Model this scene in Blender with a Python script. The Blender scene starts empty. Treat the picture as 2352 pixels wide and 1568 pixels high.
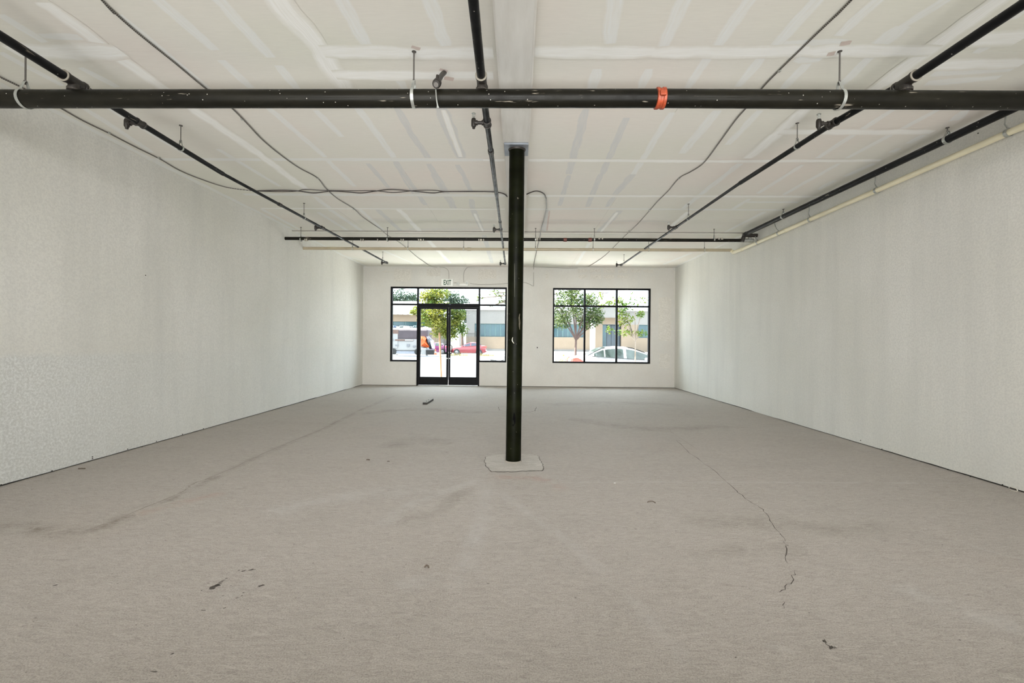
import bpy, bmesh, math, random
from mathutils import Vector, Matrix
R = random.Random(7)
S = bpy.context.scene
C = S.collection

# ------------------------------------------------------------------ camera, sky, sun, lights, exposure
W, H, F = 2352, 1568, 1062.92
YAW, PITCH, ROLL, CZ = 0.014, -0.0005, 0.0081, 1.26
FW = Vector((-math.sin(YAW) * math.cos(PITCH), math.cos(YAW) * math.cos(PITCH), math.sin(PITCH)))
RT0 = Vector((math.cos(YAW), math.sin(YAW), 0)); UP0 = RT0.cross(FW)
RT = RT0 * math.cos(ROLL) + UP0 * math.sin(ROLL); UP = -RT0 * math.sin(ROLL) + UP0 * math.cos(ROLL)
cd = bpy.data.cameras.new('camera'); cam = bpy.data.objects.new('camera', cd); C.objects.link(cam)
cd.sensor_width = 36; cd.lens = 36 * F / W; cd.clip_end = 600; cd.clip_start = 0.05
m = Matrix((RT, UP, -FW)).transposed().to_4x4(); m.translation = (0, 0, CZ)
cam.matrix_world = m
S.camera = cam
S.view_settings.view_transform = 'Standard'; S.view_settings.look = 'None'
S.view_settings.gamma = 1; S.view_settings.use_curve_mapping = False
S.view_settings.exposure = 0.58
S.cycles.use_denoising = True; S.cycles.sample_clamp_indirect = 10.0
S.cycles.max_bounces = 12; S.cycles.diffuse_bounces = 8; S.cycles.transparent_max_bounces = 16

wd = bpy.data.worlds.new('sky'); S.world = wd; wd.use_nodes = True
bg = wd.node_tree.nodes['Background']; bg.inputs[0].default_value = (0.80, 0.90, 1.0, 1); bg.inputs[1].default_value = 5.0

def lamp(name, kind, loc, rot, energy, col=(1, 1, 1), sx=1, sy=1):
    d = bpy.data.lights.new(name, kind); d.energy = energy; d.color = col
    if kind == 'AREA': d.shape = 'RECTANGLE'; d.size = sx; d.size_y = sy
    o = bpy.data.objects.new(name, d); C.objects.link(o); o.location = loc; o.rotation_euler = rot
    return o
sun = lamp('sun', 'SUN', (-20, 20, 30), (0, 0, 0), 36.0, (1, 0.96, 0.9))
sun.data.angle = 0.01
sd = Vector((-0.74, 0.05, 0.72))
sun.rotation_euler = sd.to_track_quat('Z', 'Y').to_euler()
# unseen fill light added behind the camera to even out the room
lamp('rear_fill_light', 'AREA', (0, -7.0, 1.72), (math.radians(90), 0, 0), 360, (0.985, 1.0, 1.0), 8.2, 3.1).data.spread = math.radians(170)

# two unseen fill lamps added behind the camera to lift ceiling and floor
def aim(o, v): o.rotation_euler = (-Vector(v)).to_track_quat('Z', 'Y').to_euler()
up_l = lamp('fill_lamp_up', 'AREA', (0, -0.8, 0.5), (0, 0, 0), 51, (0.985, 1.0, 1.0), 7.5, 1.0); aim(up_l, (0, 0.95, 0.31)); up_l.data.spread = math.radians(68)
dn_l = lamp('fill_lamp_down', 'AREA', (0, -0.8, 3.0), (0, 0, 0), 50, (1.0, 0.995, 1.0), 7.5, 0.6); aim(dn_l, (0, 0.93, -0.37)); dn_l.data.spread = math.radians(70)
# ------------------------------------------------------------------ helpers
XL, XR, D, HN, HF, YS = -4.3556, 4.3299, 12.8856, 3.350, 3.328, 8.84
CAMP = Vector((0, 0, CZ))
def ray(px, py): return FW + RT * ((px - W / 2) / F) + UP * ((H / 2 - py) / F)
def onz(px, py, z):
    d = ray(px, py); return CAMP + d * ((z - CZ) / d.z)
def ony(px, py, y):
    d = ray(px, py); return CAMP + d * (y / d.y)
def onx(px, py, x):
    d = ray(px, py); return CAMP + d * (x / d.x)

class MB:
    def __init__(s): s.v = []; s.f = []; s.uv = {}
    def poly(s, pts, uvs=None):
        b = len(s.v); s.v += [tuple(p) for p in pts]; s.f.append(tuple(range(b, b + len(pts))))
        if uvs: s.uv[len(s.f) - 1] = uvs
    def box(s, a, b):
        x0, y0, z0 = a; x1, y1, z1 = b; n = len(s.v)
        s.v += [(x0,y0,z0),(x1,y0,z0),(x1,y1,z0),(x0,y1,z0),(x0,y0,z1),(x1,y0,z1),(x1,y1,z1),(x0,y1,z1)]
        s.f += [tuple(n+i for i in q) for q in ((0,3,2,1),(4,5,6,7),(0,1,5,4),(1,2,6,5),(2,3,7,6),(3,0,4,7))]
        return s
    def tube(s, pts, r, n=10, cap=True):
        pts = [Vector(p) for p in pts]; rs = r if isinstance(r, (list, tuple)) else [r] * len(pts)
        nrm = None; b = len(s.v)
        for i, p in enumerate(pts):
            t = (pts[min(i+1, len(pts)-1)] - pts[max(i-1, 0)])
            t = t.normalized() if t.length > 1e-9 else Vector((0, 0, 1))
            if nrm is None: nrm = t.orthogonal().normalized()
            nrm = (nrm - t * nrm.dot(t)); nrm = nrm.normalized() if nrm.length > 1e-6 else t.orthogonal().normalized()
            bn = t.cross(nrm)
            for k in range(n):
                a = 2 * math.pi * k / n
                s.v.append(tuple(p + (nrm * math.cos(a) + bn * math.sin(a)) * rs[i]))
        for i in range(len(pts) - 1):
            for k in range(n):
                k2 = (k + 1) % n
                s.f.append((b+i*n+k, b+i*n+k2, b+(i+1)*n+k2, b+(i+1)*n+k))
        if cap:
            s.f.append(tuple(b + k for k in range(n))[::-1]); s.f.append(tuple(b + (len(pts)-1)*n + k for k in range(n)))
        return s
    def strap(s, prof, axis, w, t=0.003):
        """closed band: prof = list of (a,z) offsets about origin point, axis 'x' or 'y' is the pipe direction"""
        o, pr = prof; n = len(pr); b = len(s.v)
        for (a, z) in pr:
            L = math.hypot(a, z) or 1; ia, iz = a * (1 + t / L), z * (1 + t / L)
            for q, sgn in (((a, z), -1), ((a, z), 1), ((ia, iz), 1), ((ia, iz), -1)):
                if axis == 'x': s.v.append((o[0] + sgn * w / 2, o[1] + q[0], o[2] + q[1]))
                else: s.v.append((o[0] + q[0], o[1] + sgn * w / 2, o[2] + q[1]))
        for i in range(n):
            j = (i + 1) % n
            for k in range(4):
                s.f.append((b+i*4+k, b+i*4+(k+1)%4, b+j*4+(k+1)%4, b+j*4+k))
        return s
    def build(s, name, mat, parent=None, smooth=False, bevel=0):
        me = bpy.data.meshes.new(name); me.from_pydata(s.v, [], s.f)
        if s.uv:
            ul = me.uv_layers.new(name='UVMap')
            for fi, uvs in s.uv.items():
                p = me.polygons[fi]
                for k, li in enumerate(p.loop_indices): ul.data[li].uv = uvs[k]
        me.materials.append(mat)
        bm = bmesh.new(); bm.from_mesh(me); bmesh.ops.recalc_face_normals(bm, faces=bm.faces) if not s.uv else None
        bm.to_mesh(me); bm.free()
        if smooth:
            for p in me.polygons: p.use_smooth = True
            try: me.set_sharp_from_angle(angle=math.radians(40))
            except Exception: pass
        o = bpy.data.objects.new(name, me); C.objects.link(o)
        if bevel:
            md = o.modifiers.new('bevel', 'BEVEL'); md.width = bevel; md.segments = 2; md.limit_method = 'ANGLE'
        if parent: 
            o.parent = parent
            o.matrix_parent_inverse = Matrix.Translation(-Vector(parent.location)) if parent.location.length else Matrix()
        return o

def spline(P, n=6):
    out = []
    for i in range(len(P) - 1):
        a, b, c_, d = P[max(i-1, 0)], P[i], P[i+1], P[min(i+2, len(P)-1)]
        for k in range(n):
            t = k / n
            out.append(0.5 * ((2*b) + (c_-a)*t + (2*a-5*b+4*c_-d)*t*t + (-a+3*b-3*c_+d)*t**3))
    out.append(P[-1]); return out
def tag(o, label=None, cat=None, group=None, kind=None):
    if label: o['label'] = label
    if cat: o['category'] = cat
    if group: o['group'] = group
    if kind: o['kind'] = kind
    return o
def empty(name, loc=(0, 0, 0), label=None, cat=None, group=None, kind=None, parent=None):
    o = bpy.data.objects.new(name, None); C.objects.link(o); o.location = loc; o.empty_display_size = 0.1
    if parent: o.parent = parent; o.matrix_parent_inverse = Matrix.Translation(-Vector(parent.location))
    return tag(o, label, cat, group, kind)

# ------------------------------------------------------------------ materials
class NT:
    def __init__(s, name):
        s.m = bpy.data.materials.new(name); s.m.use_nodes = True; s.t = s.m.node_tree
        s.b = s.t.nodes['Principled BSDF']; s.out = s.t.nodes['Material Output']
    def n(s, typ, **kw):
        x = s.t.nodes.new(typ)
        for k, v in kw.items():
            if k.startswith('i_'):
                key = k[2:]; key = int(key) if key.isdigit() else key.replace('_', ' ')
                x.inputs[key].default_value = v
            else: setattr(x, k, v)
        return x
    def l(s, a, b): s.t.links.new(a, b)
    def coord(s, scale=(1, 1, 1)):
        g = s.n('ShaderNodeNewGeometry'); mp = s.n('ShaderNodeMapping'); mp.inputs['Scale'].default_value = scale
        s.l(g.outputs['Position'], mp.inputs['Vector']); return mp.outputs[0]
    def noise(s, scale, detail=4, rough=0.55, vec=None, dist=0):
        x = s.n('ShaderNodeTexNoise'); x.inputs['Scale'].default_value = scale; x.inputs['Detail'].default_value = detail
        x.inputs['Roughness'].default_value = rough; x.inputs['Distortion'].default_value = dist
        s.l(vec if vec is not None else s.coord(), x.inputs['Vector']); return x.outputs['Fac']
    def ramp(s, fac, stops):
        x = s.n('ShaderNodeValToRGB'); e = x.color_ramp.elements
        while len(e) > 1: e.remove(e[-1])
        e[0].position = stops[0][0]; e[0].color = c4(stops[0][1])
        for p, c in stops[1:]:
            q = e.new(p); q.color = c4(c)
        s.l(fac, x.inputs[0]); return x.outputs[0]
    def mix(s, fac, a, b, mode='MIX'):
        x = s.n('ShaderNodeMix'); x.data_type = 'RGBA'; x.blend_type = mode
        for i, v in ((0, fac), (6, a), (7, b)):
            if isinstance(v, (int, float)): x.inputs[i].default_value = v
            elif isinstance(v, tuple): x.inputs[i].default_value = c4(v)
            else: s.l(v, x.inputs[i])
        return x.outputs[2]
    def math(s, op, a, b=0.0, clamp=False):
        x = s.n('ShaderNodeMath'); x.operation = op; x.use_clamp = clamp
        for i, v in ((0, a), (1, b)):
            if isinstance(v, (int, float)): x.inputs[i].default_value = v
            else: s.l(v, x.inputs[i])
        return x.outputs[0]
    def bump(s, h, strength=0.3, dist=0.01):
        x = s.n('ShaderNodeBump'); x.inputs['Strength'].default_value = strength; x.inputs['Distance'].default_value = dist
        s.l(h, x.inputs['Height']); s.l(x.outputs[0], s.b.inputs['Normal'])
    def base(s, c):
        if isinstance(c, tuple): s.b.inputs['Base Color'].default_value = c4(c)
        else: s.l(c, s.b.inputs['Base Color'])
    def set(s, rough=0.6, metal=0.0, spec=0.5):
        s.b.inputs['Roughness'].default_value = rough; s.b.inputs['Metallic'].default_value = metal
        s.b.inputs['Specular IOR Level'].default_value = spec; return s
def c4(c): return (c[0], c[1], c[2], 1) if len(c) == 3 else c
def srgb(r, g, b):
    f = lambda u: (u / 255 / 12.92) if u / 255 <= 0.04045 else ((u / 255 + 0.055) / 1.055) ** 2.4
    return (f(r), f(g), f(b))

def plain(name, col, rough=0.6, metal=0.0, var=0.12, scale=6, spec=0.5):
    t = NT(name).set(rough, metal, spec)
    n = t.noise(scale, 3)
    a = tuple(max(0, c * (1 - var)) for c in col); b = tuple(min(1, c * (1 + var)) for c in col)
    t.base(t.ramp(n, [(0.3, a), (0.7, b)])); return t.m

# --- drywall ceiling (paper face) shared by the panels and the joint compound
def drywall_nodes(t):
    big = t.noise(0.55, 3, 0.5)
    c = t.ramp(big, [(0.35, (0.74, 0.735, 0.66)), (0.5, (0.755, 0.735, 0.68)), (0.66, (0.775, 0.72, 0.67))])
    fine = t.noise(38, 3, 0.6, t.coord((0.25, 3.0, 1)))
    c = t.mix(0.07, c, t.ramp(fine, [(0.35, (0.40, 0.37, 0.33)), (0.65, (0.78, 0.74, 0.68))]))
    scuff = t.noise(7, 6, 0.75, t.coord((0.5, 1.2, 1)), 1.2)
    c = t.mix(t.ramp(scuff, [(0.70, (0, 0, 0)), (0.78, (0.5, 0.5, 0.5))]), c, (0.42, 0.35, 0.30))
    return c
t = NT('ceiling_drywall').set(0.9, 0, 0.2); t.base(drywall_nodes(t)); t.bump(t.noise(60, 2), 0.05, 0.004); M_CEIL = t.m

def compound(name, col, amount, streak=18, edge=0.5):
    t = NT(name).set(0.85, 0, 0.2)
    uv = t.n('ShaderNodeUVMap'); sep = t.n('ShaderNodeSeparateXYZ'); t.l(uv.outputs[0], sep.inputs[0])
    v = sep.outputs[1]
    d = t.math('ABSOLUTE', t.math('SUBTRACT', v, 0.5)); d = t.math('MULTIPLY', d, 2.0)
    wob = t.noise(5, 4, 0.6)
    e = t.math('ADD', d, t.math('MULTIPLY', t.math('SUBTRACT', wob, 0.5), 0.75))
    m = t.math('MULTIPLY', t.math('SUBTRACT', 1.0, e), 1.0 / edge, True)
    mp = t.n('ShaderNodeMapping'); t.l(uv.outputs[0], mp.inputs['Vector']); mp.inputs['Scale'].default_value = (1.1, streak / 4, 1)
    st = t.noise(3.0, 4, 0.6, mp.outputs[0])
    st = t.math('ADD', t.math('MULTIPLY', st, 1.5), -0.1, True)
    f = t.math('MULTIPLY', t.math('MULTIPLY', m, st, True), amount * 1.25, True)
    t.base(t.mix(f, drywall_nodes(t), col)); return t.m
M_JB = compound('joint_compound_bright', (0.88, 0.88, 0.86), 1.0, 26, 0.5)
M_JW = compound('joint_compound_pale', (0.79, 0.805, 0.80), 0.8, 10, 0.35)
M_JG = compound('joint_compound_grey', (0.63, 0.635, 0.63), 0.9, 8, 0.3)
M_JR = compound('reddish_torn_paper', (0.46, 0.29, 0.26), 0.6, 6, 0.5)

# --- walls
def wall_mat(name, side):
    t = NT(name).set(0.75, 0, 0.25)
    c = t.ramp(t.noise(0.7, 3, 0.5), [(0.35, (0.70, 0.69, 0.64)), (0.65, (0.755, 0.745, 0.705))])
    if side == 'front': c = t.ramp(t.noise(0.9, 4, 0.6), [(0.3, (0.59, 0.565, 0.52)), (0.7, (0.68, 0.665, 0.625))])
    vert = t.noise(1.6, 4, 0.6, t.coord((2.2, 2.2, 0.22)))
    c = t.mix(t.ramp(vert, [(0.45, (0, 0, 0)), (0.75, (0.55, 0.55, 0.55))]), c, (0.60, 0.595, 0.565))
    orange = t.noise(55, 3, 0.7)
    g = t.n('ShaderNodeNewGeometry'); sep = t.n('ShaderNodeSeparateXYZ'); t.l(g.outputs['Position'], sep.inputs[0])
    if side == 'left':
        # lower sheet of bare primer, speckled with sprayed texture
        z = t.math('ADD', sep.outputs[2], t.math('MULTIPLY', t.noise(2.5, 3), 0.10))
        low = t.math('MULTIPLY', t.math('SUBTRACT', 1.17, z), 18, True)
        yy = t.math('MULTIPLY', t.math('SUBTRACT', 6.2, sep.outputs[1]), 0.35, True)
        sp = t.noise(48, 3, 0.7)
        patch = t.noise(0.9, 3, 0.6, t.coord((1, 1.2, 0.5)))
        spc = t.ramp(t.math('ADD', sp, t.math('MULTIPLY', t.math('SUBTRACT', patch, 0.5), 0.25)), [(0.42, (0.56, 0.57, 0.55)), (0.60, (0.75, 0.765, 0.755))])
        c = t.mix(t.math('MULTIPLY', low, t.math('ADD', t.math('MULTIPLY', yy, 0.75), 0.18)), c, spc)
    c = t.mix(t.ramp(orange, [(0.40, (0.35, 0.35, 0.35)), (0.58, (0, 0, 0))]), c, (0.52, 0.515, 0.485))
    t.base(c); t.bump(orange, 0.35, 0.004); return t.m
M_WL, M_WR, M_WF = wall_mat('sprayed_wall_left', 'left'), wall_mat('sprayed_wall_right', 'right'), wall_mat('sprayed_wall_front', 'front')
M_GHOST = compound('faint_trowel_patch', (0.575, 0.545, 0.49), 0.45, 6, 0.25)
def ghost():
    t = NT('sanded_filler_patch').set(0.85, 0, 0.2)
    n = t.noise(30, 4, 0.7, t.coord((1.4, 1, 2.0)))
    t.base(t.ramp(n, [(0.38, (0.55, 0.525, 0.475)), (0.62, (0.69, 0.665, 0.615))])); return t.m
M_GHOST = ghost()

# --- concrete floor
def floor_nodes(t):
    c = t.ramp(t.noise(0.45, 4, 0.55, None, 0.4), [(0.30, (0.371, 0.347, 0.315)), (0.5, (0.393, 0.362, 0.329)), (0.7, (0.421, 0.402, 0.375))])
    c = t.mix(t.ramp(t.noise(1.6, 5, 0.65, t.coord((0.8, 1.6, 1)), 0.8), [(0.45, (0, 0, 0)), (0.66, (0.8, 0.8, 0.8))]), c, (0.320, 0.297, 0.270))
    c = t.mix(t.ramp(t.noise(2.1, 5, 0.7, t.coord((0.9, 1.3, 1.3)), 1.3), [(0.55, (0, 0, 0)), (0.8, (0.7, 0.7, 0.7))]), c, (0.492, 0.466, 0.429))
    c = t.mix(t.ramp(t.noise(0.8, 3, 0.5, t.coord((1, 0.7, 1))), [(0.60, (0, 0, 0)), (0.75, (0.35, 0.35, 0.35))]), c, (0.435, 0.330, 0.275))
    br = t.noise(16, 6, 0.72, t.coord((0.8, 2.6, 1)), 1.6)
    c = t.mix(0.55, c, t.ramp(br, [(0.33, (0.203, 0.188, 0.169)), (0.5, (0.399, 0.371, 0.338)), (0.68, (0.574, 0.540, 0.503))]))
    gr = t.noise(150, 3, 0.8)
    c = t.mix(0.42, c, t.ramp(gr, [(0.36, (0.157, 0.142, 0.123)), (0.52, (0.426, 0.384, 0.342)), (0.68, (0.593, 0.549, 0.503))]))
    pits = t.noise(23, 2, 0.5, t.coord((1, 2.2, 1)))
    c = t.mix(t.ramp(pits, [(0.235, (0.8, 0.8, 0.8)), (0.262, (0, 0, 0))]), c, (0.09, 0.08, 0.07))
    return c, br, gr
t = NT('bare_concrete_floor').set(0.82, 0, 0.25); c, br, gr = floor_nodes(t)
t.base(c); t.bump(t.math('ADD', br, t.math('MULTIPLY', gr, 0.35)), 0.3, 0.010); M_FLOOR = t.m
def floor_stain_or_shade(name, col, amount, edge=0.8, scale=5):
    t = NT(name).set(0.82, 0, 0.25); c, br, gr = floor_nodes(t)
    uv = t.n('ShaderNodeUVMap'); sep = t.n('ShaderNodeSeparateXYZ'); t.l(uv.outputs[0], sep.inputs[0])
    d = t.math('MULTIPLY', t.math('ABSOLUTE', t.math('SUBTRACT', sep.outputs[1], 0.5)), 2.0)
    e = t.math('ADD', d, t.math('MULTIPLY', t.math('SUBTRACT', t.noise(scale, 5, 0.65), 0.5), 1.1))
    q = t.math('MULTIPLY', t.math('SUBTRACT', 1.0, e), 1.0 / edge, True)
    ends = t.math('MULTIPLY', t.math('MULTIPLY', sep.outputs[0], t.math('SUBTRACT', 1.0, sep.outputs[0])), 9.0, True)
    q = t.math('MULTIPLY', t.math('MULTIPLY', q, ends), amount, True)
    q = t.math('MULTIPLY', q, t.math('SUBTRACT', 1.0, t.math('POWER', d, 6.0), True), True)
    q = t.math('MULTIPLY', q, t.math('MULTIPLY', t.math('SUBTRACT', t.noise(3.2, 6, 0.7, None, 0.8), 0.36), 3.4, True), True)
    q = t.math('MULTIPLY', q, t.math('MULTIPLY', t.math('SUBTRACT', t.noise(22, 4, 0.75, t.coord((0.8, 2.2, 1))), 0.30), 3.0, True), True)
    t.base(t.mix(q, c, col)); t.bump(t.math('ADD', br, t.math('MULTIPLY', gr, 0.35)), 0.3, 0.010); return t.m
M_STD = floor_stain_or_shade('dusty_stain_or_shade', (0.17, 0.15, 0.12), 0.60)
M_RIDGE_SHADE = floor_stain_or_shade('ridge_shade_band', (0.14, 0.12, 0.09), 0.95, 0.9, 9)
M_STL = floor_stain_or_shade('pale_scuff', (0.50, 0.49, 0.47), 0.60, 0.8, 9)
M_STR = floor_stain_or_shade('rusty_stain', (0.38, 0.22, 0.16), 0.7, 1.0, 7)
t = NT('newer_concrete_patch').set(0.85, 0, 0.2)
c = t.ramp(t.noise(6, 5, 0.7, t.coord((1, 2, 1)), 1), [(0.3, (0.36, 0.33, 0.29)), (0.7, (0.53, 0.51, 0.465))])
c = t.mix(0.25, c, t.ramp(t.noise(120, 3, 0.8), [(0.35, (0.2, 0.18, 0.16)), (0.65, (0.62, 0.6, 0.55))])); t.base(c); t.bump(t.noise(40, 4), 0.4, 0.01); M_PATCH = t.m
M_CRACK = plain('crack_dirt', (0.075, 0.065, 0.055), 0.95)
M_CRACKS = plain('soft_floor_stain', (0.25, 0.225, 0.19), 0.95)
M_GAP = plain('dark_gap_backing', (0.03, 0.028, 0.025), 0.95)

# --- pipes
def pipe_mat(name, col, spots,  rough=0.33, metal=0.1, spec=0.16):
    t = NT(name).set(rough, metal, spec)
    c = t.ramp(t.noise(3.5, 4, 0.6, t.coord((0.5, 0.5, 2))), [(0.3, tuple(x * 0.55 for x in col)), (0.7, tuple(x * 1.7 for x in col))])
    sc = t.noise(26, 3, 0.6, t.coord(spots))
    c = t.mix(t.ramp(sc, [(0.665, (0, 0, 0)), (0.72, (0.7, 0.7, 0.7))]), c, (0.33, 0.29, 0.23))
    dot = t.n('ShaderNodeTexVoronoi'); dot.inputs['Scale'].default_value = 21; t.l(t.coord(), dot.inputs['Vector'])
    c = t.mix(t.ramp(dot.outputs['Distance'], [(0.06, (0.75, 0.75, 0.75)), (0.085, (0, 0, 0))]), c, (0.55, 0.52, 0.46))
    t.base(c); t.l(t.ramp(t.noise(9, 3), [(0.3, (0.28,) * 3), (0.7, (0.5,) * 3)]), t.b.inputs['Roughness']); return t.m
def pipe_mat_c(name, col, spots,  rough=0.33, metal=0.1, spec=0.16):
    t = NT(name).set(rough, metal, spec)
    c = t.ramp(t.noise(3.5, 4, 0.6, t.coord((0.5, 0.5, 2))), [(0.3, tuple(x * 0.55 for x in col)), (0.7, tuple(x * 1.7 for x in col))])
    sc = t.noise(26, 3, 0.6, t.coord(spots))
    c = t.mix(t.ramp(sc, [(0.72, (0, 0, 0)), (0.76, (0.45, 0.45, 0.45))]), c, (0.33, 0.29, 0.23))
    dot = t.n('ShaderNodeTexVoronoi'); dot.inputs['Scale'].default_value = 21; t.l(t.coord(), dot.inputs['Vector'])
    c = t.mix(t.ramp(dot.outputs['Distance'], [(0.035, (0.5, 0.5, 0.5)), (0.055, (0, 0, 0))]), c, (0.55, 0.52, 0.46))
    t.base(c); t.l(t.ramp(t.noise(9, 3), [(0.3, (0.28,) * 3), (0.7, (0.5,) * 3)]), t.b.inputs['Roughness']); return t.m
M_MAIN = pipe_mat('black_steel_main', (0.009, 0.0082, 0.0055), (0.16, 1, 1.3))
M_PIPE = pipe_mat('black_steel_branch', (0.010, 0.0102, 0.011), (1.3, 0.12, 1.3), 0.28, 0.4)
M_COL = pipe_mat_c('dark_green_black_column_paint', (0.0042, 0.0048, 0.0018), (1.2, 1.2, 0.35), 0.45, 0.0, 0.05)
M_FIT = plain('cast_iron_fitting', (0.035, 0.03, 0.026), 0.45, 0.4)
M_SEAL = plain('pale_thread_sealant', (0.26, 0.235, 0.19), 0.7)
M_GALV = plain('galvanised_steel', (0.42, 0.43, 0.40), 0.38, 0.6, 0.2, 20)
M_ROD = plain('threaded_rod_steel', (0.12, 0.11, 0.10), 0.5, 0.6)
M_PVC = plain('cream_plastic_pipe', (0.80, 0.74, 0.54), 0.35, 0, 0.06, 3)
M_TAN = plain('tan_plastic_pipe', (0.40, 0.34, 0.235), 0.4, 0, 0.1, 3)
M_RED = plain('red_oxide_coupling', (0.33, 0.055, 0.018), 0.42, 0.1, 0.35, 30)
M_PLATE = plain('grey_steel_plate', (0.24, 0.26, 0.29), 0.4, 0.5, 0.2, 8)
t = NT('flexible_armoured_cable').set(0.4, 0.5)
wv = t.n('ShaderNodeTexWave'); wv.inputs['Scale'].default_value = 22; wv.bands_direction = 'Y'; t.l(t.coord(), wv.inputs['Vector'])
t.base(t.ramp(wv.outputs['Fac'], [(0.35, (0.05, 0.045, 0.04)), (0.65, (0.30, 0.28, 0.25))])); M_MC = t.m
M_WIRE = plain('brown_black_cable', (0.055, 0.045, 0.04), 0.5)
M_WIREW = plain('painted_over_cable', (0.34, 0.32, 0.29), 0.6)
M_CORNER = plain('beam_drywall', (0.66, 0.64, 0.60), 0.85, 0, 0.06, 5)
t = NT('beam_compound').set(0.85, 0, 0.2)
c = t.ramp(t.noise(3, 5, 0.6, t.coord((3, 0.4, 1))), [(0.3, (0.60, 0.585, 0.545)), (0.7, (0.72, 0.71, 0.68))])
c = t.mix(t.ramp(t.noise(14, 6, 0.8, t.coord((1.5, 0.4, 1)), 1.5), [(0.68, (0, 0, 0)), (0.73, (0.6,) * 3)]), c, (0.40, 0.32, 0.27)); t.base(c); M_BEAM = t.m
M_FRAME = plain('black_anodised_aluminium', (0.004, 0.004, 0.005), 0.5, 0.0, 0.12, 6, 0.12)
t = NT('clear_glass'); nt = t.t; nt.nodes.remove(t.b)
tr = t.n('ShaderNodeBsdfTransparent'); tr.inputs[0].default_value = (0.96, 0.985, 0.975, 1); gl = t.n('ShaderNodeBsdfGlossy'); gl.inputs['Roughness'].default_value = 0.02
mx = t.n('ShaderNodeMixShader'); fr = t.n('ShaderNodeFresnel'); fr.inputs[0].default_value = 1.06
t.l(fr.outputs[0], mx.inputs[0]); t.l(tr.outputs[0], mx.inputs[1]); t.l(gl.outputs[0], mx.inputs[2]); t.l(mx.outputs[0], t.out.inputs[0]); M_GLASS = t.m

# ------------------------------------------------------------------ room shell
fl = MB(); fl.box((XL - 0.3, -10, -0.15), (XR + 0.3, D + 0.22, 0))
floor = fl.build('floor', M_FLOOR); tag(floor, kind='structure')
bk = MB(); bk.box((XL - 0.22, -10, 0), (XL - 0.02, D + 0.2, 3.6)); wl0 = bk.build('wall_left', M_GAP); tag(wl0, kind='structure')
bk = MB(); bk.box((XR + 0.02, -10, 0), (XR + 0.22, D + 0.2, 3.6)); wr0 = bk.build('wall_right', M_GAP); tag(wr0, kind='structure')
bk = MB(); bk.box((XL - 0.22, -10.2, 0), (XR + 0.22, -10, 3.6)); tag(bk.build('wall_back', M_WF), kind='structure')

def wall_face(name, x, mat, parent, seed):
    """long sheet face with an uneven cut lower edge a little above the floor"""
    r = random.Random(seed); m = MB(); n = 120; top = 3.6
    ys = [-10 + (D + 10) * i / n for i in range(n + 1)]; step = 0.010
    zs = []
    for y in ys:
        if r.random() < 0.12: step = r.choice((0.006, 0.010, 0.013, 0.016))
        zs.append(step + r.uniform(-0.0015, 0.0015))
    s = 1 if x < 0 else -1
    for i in range(n):
        a, b = (x, ys[i], zs[i]), (x, ys[i+1], zs[i+1])
        m.poly([a, b, (x, ys[i+1], top), (x, ys[i], top)])
        m.poly([a, b, (x - s * 0.018, ys[i+1], zs[i+1]), (x - s * 0.018, ys[i], zs[i])])
    return m.build(name, mat, parent)
wall_face('drywall_face', XL, M_WL, wl0, 3); wall_face('drywall_face', XR, M_WR, wr0, 4)

# front wall with openings (pixel corners -> real wall plane)
def fx(px, py=770): return ony(px, py, D).x
def fz(py, px=1176): return ony(px, py, D).z
sx0, sx1 = fx(896, 745), fx(1163.5, 745)                     # storefront outer
dx0, dx1 = fx(956.5, 790), fx(1101.5, 790)                   # door frame outer
sz1 = fz(658.6, 1030); sz0 = fz(831, 1030); tz = fz(699.2, 1030)
wx0, wx1 = fx(1269.5, 748), fx(1494.4, 748); wz1 = fz(661.5, 1380); wz0 = fz(834.5, 1380); wt = fz(703.0, 1380)
xs = sorted([XL, sx0, dx0, dx1, sx1, wx0, wx1, XR]); zs = sorted([0.012, sz0, wz0, wz1, sz1, 3.6])
wf = MB(); vid = {}
def vv(x, z):
    k = (round(x, 5), round(z, 5))
    if k not in vid: vid[k] = len(wf.v); wf.v.append((x, D, z))
    return vid[k]
for i in range(len(xs) - 1):
    for j in range(len(zs) - 1):
        cx, cz = (xs[i] + xs[i+1]) / 2, (zs[j] + zs[j+1]) / 2
        if dx0 < cx < dx1 and cz < sz1: continue
        if sx0 < cx < sx1 and sz0 < cz < sz1: continue
        if wx0 < cx < wx1 and wz0 < cz < wz1: continue
        wf.f.append((vv(xs[i], zs[j]), vv(xs[i+1], zs[j]), vv(xs[i+1], zs[j+1]), vv(xs[i], zs[j+1])))
wfo = wf.build('wall_front', M_WF); tag(wfo, kind='structure')
for p in wfo.data.polygons: 
    if p.normal.y > 0: p.flip()
md = wfo.modifiers.new('thickness', 'SOLIDIFY'); md.thickness = 0.2; md.offset = -1
g = MB(); g.box((XL, D + 0.01, 0), (dx0, D + 0.19, 0.012)); g.build('gap_backing', M_GAP, wfo)
g = MB(); g.box((dx1, D + 0.01, 0), (XR, D + 0.19, 0.012)); g.build('gap_backing', M_GAP, wfo)
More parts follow.
